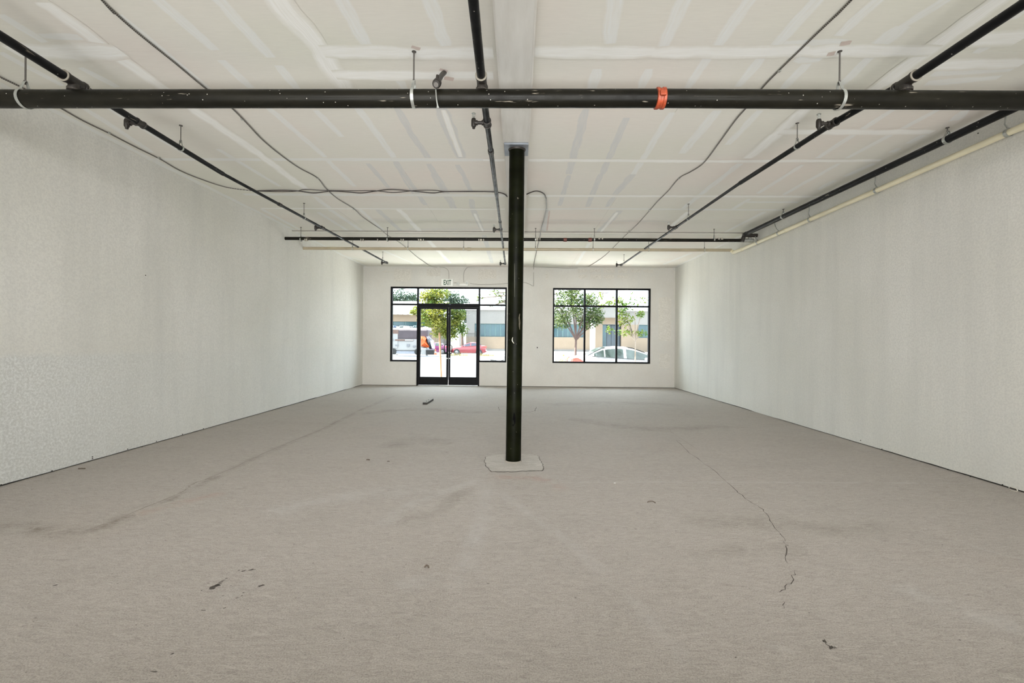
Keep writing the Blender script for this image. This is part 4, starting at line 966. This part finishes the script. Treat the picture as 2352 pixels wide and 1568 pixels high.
wpart('parapet_cap', M_BWHITE, bx_l - .2, bx_r, zT, bp(1130, 706).z, BY - .25, 1.0)
wpart('rear_mass', M_BGREY, bx_l, bx_r, g0, zT - .1, BY + 1.2, 9)
wpart('side_wall', M_BGREY, bx_l, bx_l + .3, g0, zT, BY + .4, 9)
wpart('base_plinth', M_BGREY, bx_l, xe0, g0, g0 + .45, BY - .06, .1)
def strip(x0, x1, step, off_y=.18):
    n = max(1, round((x1 - x0) / step))
    for i in range(n):
        a, b = x0 + (x1 - x0) * i / n, x0 + (x1 - x0) * (i + 1) / n
        f = wpart('window', M_TEALF, a, b, zA, zB, BY + off_y + .06, .05)
        m = MB(); m.box((a + .09, BY + off_y, zA + .1), (b - .09, BY + off_y + .05, zB - .1)); m.build('pane', M_TEAL, f)
strip(xw[0], xw[1], .78); strip(xw[2], xw[3], 1.4)
# entrance bay
wpart('door_surround', M_DOORB, xe0, xe1, g0, bp(1400, 744).z, BY + .7, .1)
n = 4
for i in range(n):
    a, b = xe0 + (xe1 - xe0) * i / n, xe0 + (xe1 - xe0) * (i + 1) / n; m = MB(); m.box((a + .06, BY + .6, g0 + .2), (b - .06, BY + .7, bp(1400, 746).z)); m.build('entrance_door', M_TEAL if i == 0 else M_DOORB, off)
wpart('entrance_lintel', M_BBEIGE, bp(1382, 740).x, bp(1430, 740).x, bp(1400, 744).z, bp(1400, 730).z, BY - .1, .8)
wpart('entrance_canopy', M_BGREY, bp(1361, 725).x, bp(1430, 725).x, bp(1400, 730).z, bp(1400, 700).z, BY - 1.6, 1.5)
wpart('roof_screen', M_BWHITE, bp(1352, 700).x, bp(1440, 700).x, bp(1400, 703).z, bp(1400, 686).z, BY - 1.8, 3)
m = MB(); p0_, p1_ = bp(1355.5, 806), bp(1355.5, 742); m.tube([(p0_.x, BY - 2.2, g0), (p0_.x, BY - 2.2, p1_.z + .6)], .38, 20); m.build('pillar', M_BWHITE, off, smooth=True)
m = MB(); m.tube([(p0_.x, BY - 2.2, g0), (p0_.x, BY - 2.2, g0 + .3)], .45, 20); m.build('pillar_base', M_BWHITE, off, smooth=True)
m = MB(); pc = bp(1365, 700); m.tube([(pc.x - 1.1, BY - 2.3, pc.z - .5), (pc.x - .7, BY - 2.3, pc.z + .5), (pc.x + .2, BY - 2.3, pc.z + .85), (pc.x + .6, BY - 2.3, pc.z + .9)], .42, 14); m.build('rounded_canopy_corner', M_BWHITE, off, smooth=True)
a = bp(1347, 687, 95); b = bp(1364, 678.5, 95); m = MB(); m.box((a.x, 95, GZ), (b.x + .2, 103, b.z)); hb = m.build('pale_blue_block', plain('pale_blue_cladding', (.08, .13, .16), .7), None)
tag(hb, 'pale blue-grey building top showing above the office roof', 'building')

sh = empty('shop_building', (bp(920, 790).x, 72, g0), 'low building with a pale sloped roof behind the camper', 'building')
SY = 66.0
def sp(px, py): return ony(px, py, SY)
lx, rx = sp(800, 760).x, sp(1008, 760).x
def spart(name, mat, x0, x1, z0, z1, y=SY, dep=.4):
    m = MB(); m.box((x0, y, z0), (x1, y + dep, z1)); return m.build(name, mat, sh)
spart('lower_wall', M_BBEIGE, lx, rx, g0, sp(930, 750).z, SY, .5)
spart('upper_wall', M_BBEIGE, lx, rx, sp(930, 738).z, sp(930, 722).z, SY, .5); spart('wall_core', M_BGREY, lx, rx, g0, sp(930, 724).z, SY + .6, 8)
zz0, zz1 = sp(930, 750).z, sp(930, 738).z
for i in range(8):
    a, b = lx + (rx - lx) * i / 8, lx + (rx - lx) * (i + 1) / 8
    f = spart('window', M_TEALF, a, b, zz0, zz1, SY + .3, .06); m = MB(); m.box((a + .08, SY + .24, zz0 + .06), (b - .08, SY + .3, zz1 - .06)); m.build('pane', M_TEAL, f)
m = MB(); ez, rz = sp(930, 722).z, ony(930, 694, SY + 7).z; x0, x1 = lx - .4, rx + .4
m.v = [(x0, SY - .9, ez), (x1, SY - .9, ez), (x1, SY + 7, rz), (x0, SY + 7, rz), (x0, SY - .9, ez + .18), (x1, SY - .9, ez + .18), (x1, SY + 7, rz + .18), (x0, SY + 7, rz + .18)]
m.f = [(0,3,2,1),(4,5,6,7),(0,1,5,4),(1,2,6,5),(2,3,7,6),(3,0,4,7)]; m.build('sloped_roof', plain('pale_metal_roof', (.085, .08, .078), .6), sh)
for i in range(14):
    x = x0 + (x1 - x0) * (i + .5) / 14; m = MB(); m.tube([(x, SY - .9, ez + .19), (x, SY + 7, rz + .19)], .035, 6); m.build('roof_seam', M_BWHITE, sh)
m = MB(); m.tube([(x0, SY - .97, ez + .05), (x1, SY - .97, ez + .05)], .10, 10); m.build('gutter', M_BWHITE, sh, smooth=True)

# iron fence between the buildings
fn = empty('iron_fence', tuple(G(1030, 63)), 'tall dark iron picket fence across the street, behind the red car', 'fence')
fa, fb = ony(985, 784, 63).x, ony(1092, 784, 63).x; ztop = ony(1040, 762, 63).z
for z in (ztop - .25, GZ + .35):
    m = MB(); m.box((fa, 62.97, z), (fb, 63.03, z + .06)); m.build('rail', M_FIT, fn)
n = 46
pk = MB(); pk.box((-.02, -.02, 0), (.02, .02, ztop - GZ - .1)); pko = pk.build('picket', M_FIT, fn); pko.matrix_parent_inverse = Matrix.Translation(-Vector(fn.location)); pko.location = (fa, 63, GZ)
for i in range(1, n):
    c_ = pko.copy(); C.objects.link(c_); c_.location = (fa + (fb - fa) * i / (n - 1), 63, GZ)
for i in (0, 1, 2, 3):
    x = fa + (fb - fa) * i / 3; m = MB(); m.box((x - .06, 62.94, GZ), (x + .06, 63.06, ztop + .1)); m.build('post', M_FIT, fn)

# utility pole
up = empty('utility_pole', tuple(G(1384.5, 120)), 'thin utility pole with a crossarm above the far roofs', 'pole')
tp = ony(1384.5, 669, 120); m = MB(); m.tube([(tp.x, 120, GZ), tp], [.17, .12], 8); m.build('pole', M_TRUNK2, up, smooth=True)
aw = ony(1397, 672, 120).x - tp.x; za = ony(1384.5, 672.5, 120).z; m = MB(); m.box((tp.x - aw, 119.9, za - .08), (tp.x + aw, 120, za + .08)); ca = m.build('crossarm', M_TRUNK, up)
for s in (-.95, -.6, .6, .95):
    m = MB(); m.tube([(tp.x + aw * s, 119.95, za + .05), (tp.x + aw * s, 119.95, za + .35)], .09, 6); m.build('insulator', M_TEALF, ca)

# cars ---------------------------------------------------------------
M_TYRE = plain('tyre_rubber', (.02, .02, .02), .8); M_HUB = plain('alloy_wheel', (.14, .14, .15), .45, .3)
M_CGLASS = plain('car_window_tint', (.022, .030, .028), .12, 0, .35, 2.5); M_TRIMB = plain('black_rubber_trim', (.015, .015, .015), .5)
M_TAIL = plain('red_tail_lamp', (.80, .03, .02), .2, 0, .1)
def sedan(name, label, rear, L, sgn, paint, wid=.89, hs=1.0, yaw=0, glass=M_CGLASS):
    """rear: world point on the ground at the rear bumper centre; sgn=+1 faces +X"""
    e = empty(name, tuple(rear), label, 'car'); M4 = Matrix.Translation(rear) @ Matrix.Rotation(yaw, 4, 'Z') @ Matrix.Scale(sgn, 4, (1, 0, 0))
    def W_(s, y, z): return M4 @ Vector((s * L, y, z * hs))
    def ip(tab, s):
        for i in range(len(tab) - 1):
            if tab[i][0] <= s <= tab[i+1][0]:
                k = (s - tab[i][0]) / (tab[i+1][0] - tab[i][0]); k = k * k * (3 - 2 * k) if False else k
                return tab[i][1] + (tab[i+1][1] - tab[i][1]) * k
        return tab[-1][1] if s > tab[-1][0] else tab[0][1]
    top = [(0,.78),(.006,.95),(.03,1.05),(.08,1.09),(.16,1.10),(.30,1.06),(.5,1.00),(.68,.97),(.76,.93),(.88,.86),(.95,.76),(.985,.62),(1,.48)]
    bot = [(0,.36),(.03,.27),(.1,.22),(.9,.20),(.97,.24),(1,.32)]
    wt_ = [(0,.66),(.01,.76),(.05,.84),(.15,.885),(.5,.90),(.8,.88),(.92,.82),(.98,.70),(1,.55)]
    ss = [0,.006,.03,.05,.08,.12,.16,.23,.30,.4,.5,.6,.68,.76,.82,.88,.92,.95,.985,1]
    m = MB(); rows = []
    for s in ss:
        T_, B_, w = ip(top, s), ip(bot, s), ip(wt_, s) * wid / .89
        half = [(0, T_ + .025), (w * .45, T_ + .018), (w * .80, T_ - .005), (w * .95, T_ - .06), (w, T_ * .62 + B_ * .38), (w * .985, T_ * .35 + B_ * .65), (w * .94, B_ + .05), (w * .80, B_)]
        ring = half + [(-y, z) for y, z in half[::-1] if y > 0] 
        rows.append([W_(s, y, z) for y, z in ring])
    n = len(rows[0]); b0 = len(m.v)
    for r_ in rows: m.v += [tuple(v) for v in r_]
    for i in range(len(rows) - 1):
        for k in range(n): m.f.append((b0+i*n+k, b0+i*n+(k+1)%n, b0+(i+1)*n+(k+1)%n, b0+(i+1)*n+k))
    m.f.append(tuple(range(b0, b0 + n))); m.f.append(tuple(range(b0 + (len(rows)-1)*n, b0 + len(rows)*n)))
    body = m.build('body', paint, e, smooth=True)
    rf = [(.13,1.085),(.19,1.25),(.25,1.39),(.30,1.44),(.37,1.465),(.44,1.45),(.50,1.40),(.58,1.26),(.65,1.10),(.70,.985)]
    sg_ = [.13,.16,.19,.22,.25,.275,.30,.335,.37,.405,.44,.47,.50,.54,.58,.615,.65,.70]
    def wb(s): return (.80 if .2 < s < .6 else .76) * wid / .89
    def wtop(s): return .60 * wid / .89
    m = MB(); rows = []
    for s in sg_:
        Z = ip(rf, s); Bz = ip(top, s) - .03; k = max(0, (Z - Bz)) / .48; w0 = wb(s); w1_ = w0 + (wtop(s) - w0) * min(1, k)
        rows.append([W_(s, y, z) for y, z in ((0, Z + .02), (w1_ * .6, Z + .008), (w1_ * .93, Z - .02 * k), (w1_ * 1.0, Z - .06 * k), (w0, Bz), (-w0, Bz), (-w1_, Z - .06 * k), (-w1_ * .93, Z - .02 * k), (-w1_ * .6, Z + .008))])
    n = len(rows[0])
    for r_ in rows: m.v += [tuple(v) for v in r_]
    for i in range(len(rows) - 1):
        for k in range(n): m.f.append((i*n+k, i*n+(k+1)%n, (i+1)*n+(k+1)%n, (i+1)*n+k))
    m.build('roof', paint, e, smooth=True)
    def side(s, v, sd_, o=.010):
        Z = ip(rf, s); Bz = ip(top, s) - .03; k = max(0, (Z - Bz)) / .48; w0 = wb(s); w1_ = w0 + (wtop(s) - w0) * min(1, k)
        z0, z1 = Bz + .035, Z - .075 * max(k, .4); z = z0 + (z1 - z0) * v; f = (z - Bz) / max(.01, (Z - .06 * k - Bz)); y = w0 + (w1_ - w0) * f
        return W_(s, sd_ * (y + o), z)
    for sd_ in (1, -1):
        for (s0_, s1_) in ((.185, .262), (.272, .415), (.438, .645)):
            m = MB(); N = 8
            for i in range(N):
                a, b = s0_ + (s1_ - s0_) * i / N, s0_ + (s1_ - s0_) * (i + 1) / N
                m.poly([side(a, 0, sd_), side(b, 0, sd_), side(b, 1, sd_), side(a, 1, sd_)])
            m.build('side_window', glass, e)
        m = MB(); m.tube([side(.17 + .49 * i / 14, 0, sd_, .012) for i in range(15)], .012, 5); m.build('belt_trim', M_TRIMB, e)
        for s in (.19, .81):
            cpt = (s, .86 * wid / .89, .32)
            for nm, r0, yy, mt in (('wheel_arch', .365, .02, M_TRIMB), ('wheel', .32, .045, M_TYRE)):
                m = MB(); m.tube([W_(s, sd_ * (cpt[1] - .10), .33), W_(s, sd_ * (cpt[1] + yy), .33)], r0, 24); wh = m.build(nm, mt, e, smooth=True)
            m = MB(); m.tube([W_(s, sd_ * (cpt[1] + .04), .33), W_(s, sd_ * (cpt[1] + .055), .33)], [.20, .18], 12); m.build('hubcap', M_HUB, wh, smooth=True)
        m = MB(); w = ip(wt_, .05) * wid / .89
        m.v = [tuple(W_(s, sd_ * y, z)) for s, y, z in ((.012, w * .90, .84), (.022, w * .93, 1.03), (.055, w * 1.0, 1.05), (.105, w * 1.075, .90), (.0, w * .78, .84), (.004, w * .80, .98))]
        m.f = [(0, 3, 2, 1), (4, 5, 1, 0)]; m.build('tail_lamp', M_TAIL, e)
        m = MB(); m.poly([W_(.985, sd_ * w * .62, .62), W_(.93, sd_ * w * .97, .66), W_(.93, sd_ * w * .95, .76), W_(.965, sd_ * w * .70, .72)]); m.build('headlamp', M_HUB, e)
        m = MB(); m.tube([W_(.585, sd_ * (.84 * wid / .89), .98), W_(.58, sd_ * (.96 * wid / .89), 1.02), W_(.575, sd_ * (.99 * wid / .89), 1.02)], [.02, .06, .04], 8); m.build('mirror', paint, e, smooth=True)
        for s in (.30, .45):
            m = MB(); m.tube([W_(s, sd_ * .895 * wid / .89, .86), W_(s + .035, sd_ * .90 * wid / .89, .86)], .018, 6); m.build('door_handle', paint, e, smooth=True)
    for (nm, pts) in (('rear_window', (.14, .285)), ('windscreen', (.455, .685))):
        m = MB(); N = 6
        for i in range(N):
            a, b = pts[0] + (pts[1] - pts[0]) * i / N, pts[0] + (pts[1] - pts[0]) * (i + 1) / N
            q = []
            for s in (a, b):
                Z = ip(rf, s) + .022; Bz = ip(top, s) - .03; k = max(0, (Z - Bz)) / .48; w1_ = (wb(s) + (wtop(s) - wb(s)) * min(1, k)) * .86
                q.append((s, w1_, Z))
            m.poly([W_(q[0][0], -q[0][1], q[0][2]), W_(q[1][0], -q[1][1], q[1][2]), W_(q[1][0], q[1][1], q[1][2]), W_(q[0][0], q[0][1], q[0][2])])
        m.build(nm, glass, e)
    m = MB(); m.tube([W_(.002, -.6, .42), W_(-.006, 0, .42), W_(.002, .6, .42)], .07, 8); m.build('rear_bumper', paint, e, smooth=True)
    return e
def paint(name, c): 
    t = NT(name).set(.25, 0, .5); t.base(c); t.b.inputs['Coat Weight'].default_value = .5; return t.m
sedan('white_sedan', 'white sedan parked at the near kerb, outside the right-hand window', Vector((1.95, 18.05, GZ - .02)), 4.75, 1, paint('white_car_paint', (.26, .265, .28)), .89, 1.0)
rc = ony(1117, 800, 53.5)
sedan('red_sedan', 'red sedan parked across the street before the iron fence', Vector((rc.x, 53.5, GZ)), 4.1, -1, paint('red_car_paint', (.16, .008, .014)), .86, 1.0, 0, plain('dark_car_glass', (.018, .02, .034), .1))
rc = ony(1034, 800, 56.5)
sedan('purple_sedan', 'dark purple car half hidden behind the stake and cone', Vector((rc.x, 56.0, GZ)), 3.9, -1, paint('purple_car_paint', (.16, .03, .10)), .84, .95, 0, M_CGLASS)

# camper --------------------------------------------------------------
RY = 51.0
def rp(px, py): return ony(px, py, RY)
rv = empty('camper_van', tuple(G(930, RY)), 'old white and brown camper parked across the street on the left, piled roof', 'camper')
M_RVW = plain('aged_white_panel', (.22, .215, .21), .5, 0, .05, .8); M_RVB = plain('faded_brown_tarp', (.055, .042, .047), .8, 0, .15, 1.5); M_RVT = plain('tan_stripe', (.11, .065, .05), .7)
xl, xr = rp(840, 780).x, rp(979, 780).x; z0, z1 = rp(930, 806).z, rp(930, 755).z
m = MB(); m.box((xl, RY, z0), (xr, RY + 2.3, z1)); m.build('body', M_RVW, rv, bevel=.18)
m = MB(); m.box((xl, RY - .05, rp(930, 779).z), (rp(983, 770).x, RY + 2.35, rp(930, 756).z)); m.build('tarp_cover', M_RVB, rv, bevel=.15)
m = MB(); m.box((xl, RY - .07, rp(900, 768).z), (rp(915.5, 770).x, RY - .03, rp(900, 757).z)); m.build('side_stripe', M_RVT, rv)
m = MB(); m.box((xl, RY - .075, rp(900, 799).z), (rp(914, 770).x, RY - .02, rp(900, 766).z)); m.build('rear_panel', M_RVW, rv, bevel=.03)
m = MB(); m.box((rp(914, 0).x, RY - .10, rp(930, 782.5).z), (rp(956, 0).x, RY - .03, rp(930, 779).z)); m.build('awning_rail', M_RVT, rv)
m = MB(); m.box((rp(937, 0).x, RY - .13, rp(930, 782).z), (rp(956, 0).x, RY - .09, rp(930, 779.6).z)); m.build('awning_tube', M_BWHITE, rv)
m = MB(); m.tube([(rp(982, 0).x, RY + .1, rp(980, 756).z), (rp(982, 0).x, RY + 2.2, rp(980, 756).z)], .32, 14); m.build('roof_corner', plain('pale_grey_canvas', (.52, .5, .5), .7), rv, smooth=True)
for (a, b, c_, d) in ((908, 791, 915, 795), (935, 790, 941, 796), (949, 793, 955, 797)):
    m = MB(); p, q = rp(a, b), rp(c_, d); m.box((p.x, RY - .10, q.z), (q.x, RY - .05, p.z)); m.build('hatch', M_HUB, rv)
for i in range(6):
    m = MB(); x = rp(902 + i * 1.8, 0).x; m.box((x, RY - .10, rp(905, 783).z), (x + .03, RY - .07, rp(905, 777).z)); m.build('vent_slot', M_HUB, rv)
m = MB(); m.box((xl, RY - .06, GZ + .14), (rp(977, 0).x, RY + 2.2, z0)); m.build('skirt', plain('pale_blue_grey_sheet', (.18, .19, .22), .7), rv)
for px in (910, 966):
    m = MB(); x = rp(px, 0).x; m.tube([(x, RY - .08, GZ + .36), (x, RY + .15, GZ + .36)], .36, 20); wh = m.build('wheel', M_TYRE, rv, smooth=True)
m = MB(); m.box((xl, RY + .15, z1 - .05), (rp(976, 0).x, RY + 2.1, z1 + .12)); m.build('roof', M_BWHITE, rv, bevel=.05)
# things on its roof
jr = random.Random(5); zr = z1 + .12
for k, (px, w, h, mt, lab) in enumerate(((906, .50, .30, plain('blue_bundle', (.02, .04, .08), .7), 'blue bundle'), (916, .35, .2, M_BWHITE, 'white bundle'), (923, .42, .32, plain('grey_green_bundle', (.03, .045, .045), .8), 'grey-green bundle'), (935, .7, .28, M_BWHITE, 'long white bundle'), (947, .42, .22, plain('pale_bundle', (.10, .10, .10), .8), 'pale grey bundle'), (956, .45, .34, plain('dark_teal_bundle', (.012, .035, .04), .7), 'dark teal bundle'))):
    x = rp(px, 0).x; m = MB(); n = 7
    m.tube([(x - w * .6 + w * 1.2 * i / (n - 1), RY + .9 + jr.uniform(-.06, .06), zr + h * .42 + jr.uniform(-.02, .03)) for i in range(n)], [.05 * h / .3] + [h * jr.uniform(.34, .46) for _ in range(n - 2)] + [.05], 9)
    tag(m.build('roof_bundle', mt, None, smooth=True), '%s tied on the camper roof' % lab, 'bundle', 'bundles on the camper roof')
# rubbish beside the camper
def crumple(name, label, cat, poly, y, dep, mat, seed):
    r = random.Random(seed); P = [ony(a, b, y) for a, b in poly]; cen = sum(P, Vector()) / len(P); m = MB(); N = len(P)
    fr_ = [Vector((p.x, y + r.uniform(-.05, .05), p.z)) for p in P]; md_ = [cen + (p - cen) * .55 + Vector((0, -dep * r.uniform(.5, 1), 0)) for p in P]; bk_ = [Vector((p.x, y + dep, p.z)) for p in P]
    for i in range(N):
        j = (i + 1) % N; m.poly([fr_[i], fr_[j], md_[j], md_[i]]); m.poly([md_[i], md_[j], cen + Vector((0, -dep, 0))]); m.poly([fr_[j], fr_[i], bk_[i], bk_[j]])
    m.poly(bk_); return tag(m.build(name, mat), label, cat)
crumple('orange_tarp', 'bright orange tarp draped at the end of the camper', 'tarp', [(967,772),(975,773),(979,777),(978,784),(982,790),(986,796),(982,798),(974,797),(967,795)], 50.6, .5, plain('orange_tarpaulin', (.42, .06, .004), .6, 0, .15, 3), 3)
crumple('black_bag_heap', 'black rubbish bags heaped right of the orange tarp', 'bags', [(979,773),(984,772),(990,778),(996,783),(994,790),(996,801),(986,801),(981,788)], 50.9, .4, plain('black_plastic', (.03, .03, .04), .3), 4)
crumple('grey_sheet', 'pale grey board leaning beside the black bags', 'board', [(988,782),(994,781),(999,797),(998,801),(992,800)], 50.2, .06, plain('pale_grey_board', (.62, .64, .70), .7), 5)
ct = empty('cargo_cart', tuple(ony(979, 815, 50.2)), 'dark slatted cart standing at the end of the camper', 'cart')
a, b = ony(979.5, 815, 50.2), ony(996.5, 802, 50.2); zf = GZ
m = MB(); m.box((a.x, 50.25, zf + .1), (b.x, 51, b.z)); m.build('bin', M_FIT, ct)
for i in range(9):
    x = a.x + (b.x - a.x) * i / 8; m = MB(); m.box((x - .02, 50.18, zf), (x + .02, 50.24, b.z)); m.build('slat', M_TRIMB, ct)
m = MB(); m.box((a.x - .05, 50.15, b.z - .08), (b.x + .05, 50.27, b.z)); m.build('rim', M_HUB, ct)
wsh = empty('white_appliance', tuple(ony(971, 815, 50.4)), 'white box appliance standing under the orange tarp', 'appliance')
a, b = ony(967.5, 814, 50.4), ony(978.5, 799, 50.4); m = MB(); m.box((a.x, 50.4, GZ), (b.x, 50.95, b.z)); m.build('cabinet', M_BWHITE, wsh, bevel=.03); m = MB(); m.box((a.x + .04, 50.38, GZ + .1), (b.x - .04, 50.4, b.z - .12)); m.build('door', M_RVW, wsh)
cn = empty('traffic_cone', tuple(G(1000.5, 49.8)), 'orange traffic cone beside the slatted cart', 'cone')
c_ = G(1000.5, 49.8); m = MB(); m.tube([c_ + Vector((0, 0, .03)), c_ + Vector((0, 0, .30))], [.17, .115], 14); m.tube([c_ + Vector((0, 0, .46)), c_ + Vector((0, 0, .74))], [.08, .03], 14); m.build('cone_body', plain('cone_orange', (.5, .06, .008), .5), cn, smooth=True)
m = MB(); m.tube([c_ + Vector((0, 0, .30)), c_ + Vector((0, 0, .46))], [.116, .081], 14); m.build('white_band', M_BWHITE, cn, smooth=True)
m = MB(); m.box((c_.x - .2, c_.y - .2, GZ), (c_.x + .2, c_.y + .2, GZ + .03)); m.build('base', plain('cone_base', (.9, .15, .03), .5), cn)

# planting: tufts and the small shrub
gm = MB(); gr_ = random.Random(9)
for _ in range(420):
    px = gr_.choice((gr_.uniform(1030, 1075), gr_.uniform(1100, 1135))); p = G(px, gr_.uniform(48.6, 49.0), GZ + .05); h = gr_.uniform(.1, .42)
    gm.poly([p, p + Vector((.03, 0, 0)), p + Vector((gr_.uniform(-.1, .1), 0, h))])
tag(gm.build('dry_grass', plain('dry_straw_grass', (.3, .24, .1), .8)), 'dry yellow grass tufts along the curb before the red sedan', 'grass', kind='stuff')
b = G(1290, 15.6, -.12)
e = empty('flowering_shrub', tuple(b), 'low shrub with yellow blossoms at the lower left of the right-hand window', 'shrub')
r = random.Random(77)
m = MB()
for k in range(9):
    x = b.x + r.uniform(-.25, .25); m.tube([(b.x + (x - b.x) * .4, b.y, -.12), (x, b.y + r.uniform(-.1, .1), .62 + r.uniform(-.1, .1))], .006, 5)
m.build('stems', M_TRUNK2, e)
m = MB(); leaf_cloud(m, (b.x, b.y, .55), (.30, .2, .17), 170, .07, r, .2); f = m.build('leaves', leaf_mat('olive_leaves', (.14, .12, .03), (.35, .30, .07), .3), e); f['kind'] = 'stuff'
m = MB(); p = ony(1294, 815, 15.6); leaf_cloud(m, (p.x, b.y, p.z), (.045, .05, .06), 50, .05, r, .1); leaf_cloud(m, (p.x + .1, b.y, p.z - .12), (.12, .1, .05), 40, .045, r, .1); f = m.build('blossoms', plain('yellow_blossom', (.90, .62, .08), .6), e); f['kind'] = 'stuff'
# dark strips seen at the foot of the right sidelight
for k, (x0_, y0_, x1_, y1_) in enumerate(((1126, 826.5, 1148, 829.5), (1147, 829.5, 1158, 826.5))):
    p, q = ony(x0_, y0_, D + .19), ony(x1_, y1_, D + .19); m = MB(); m.tube([p, p.lerp(q, .5) + Vector((0, 0, .004)), q], [.010, .016, .008], 8)
    tag(m.build('dark_strip', M_TRIMB, None), ('longer' if k == 0 else 'shorter') + ' dark strip resting at the foot of the right sidelight', 'strip')
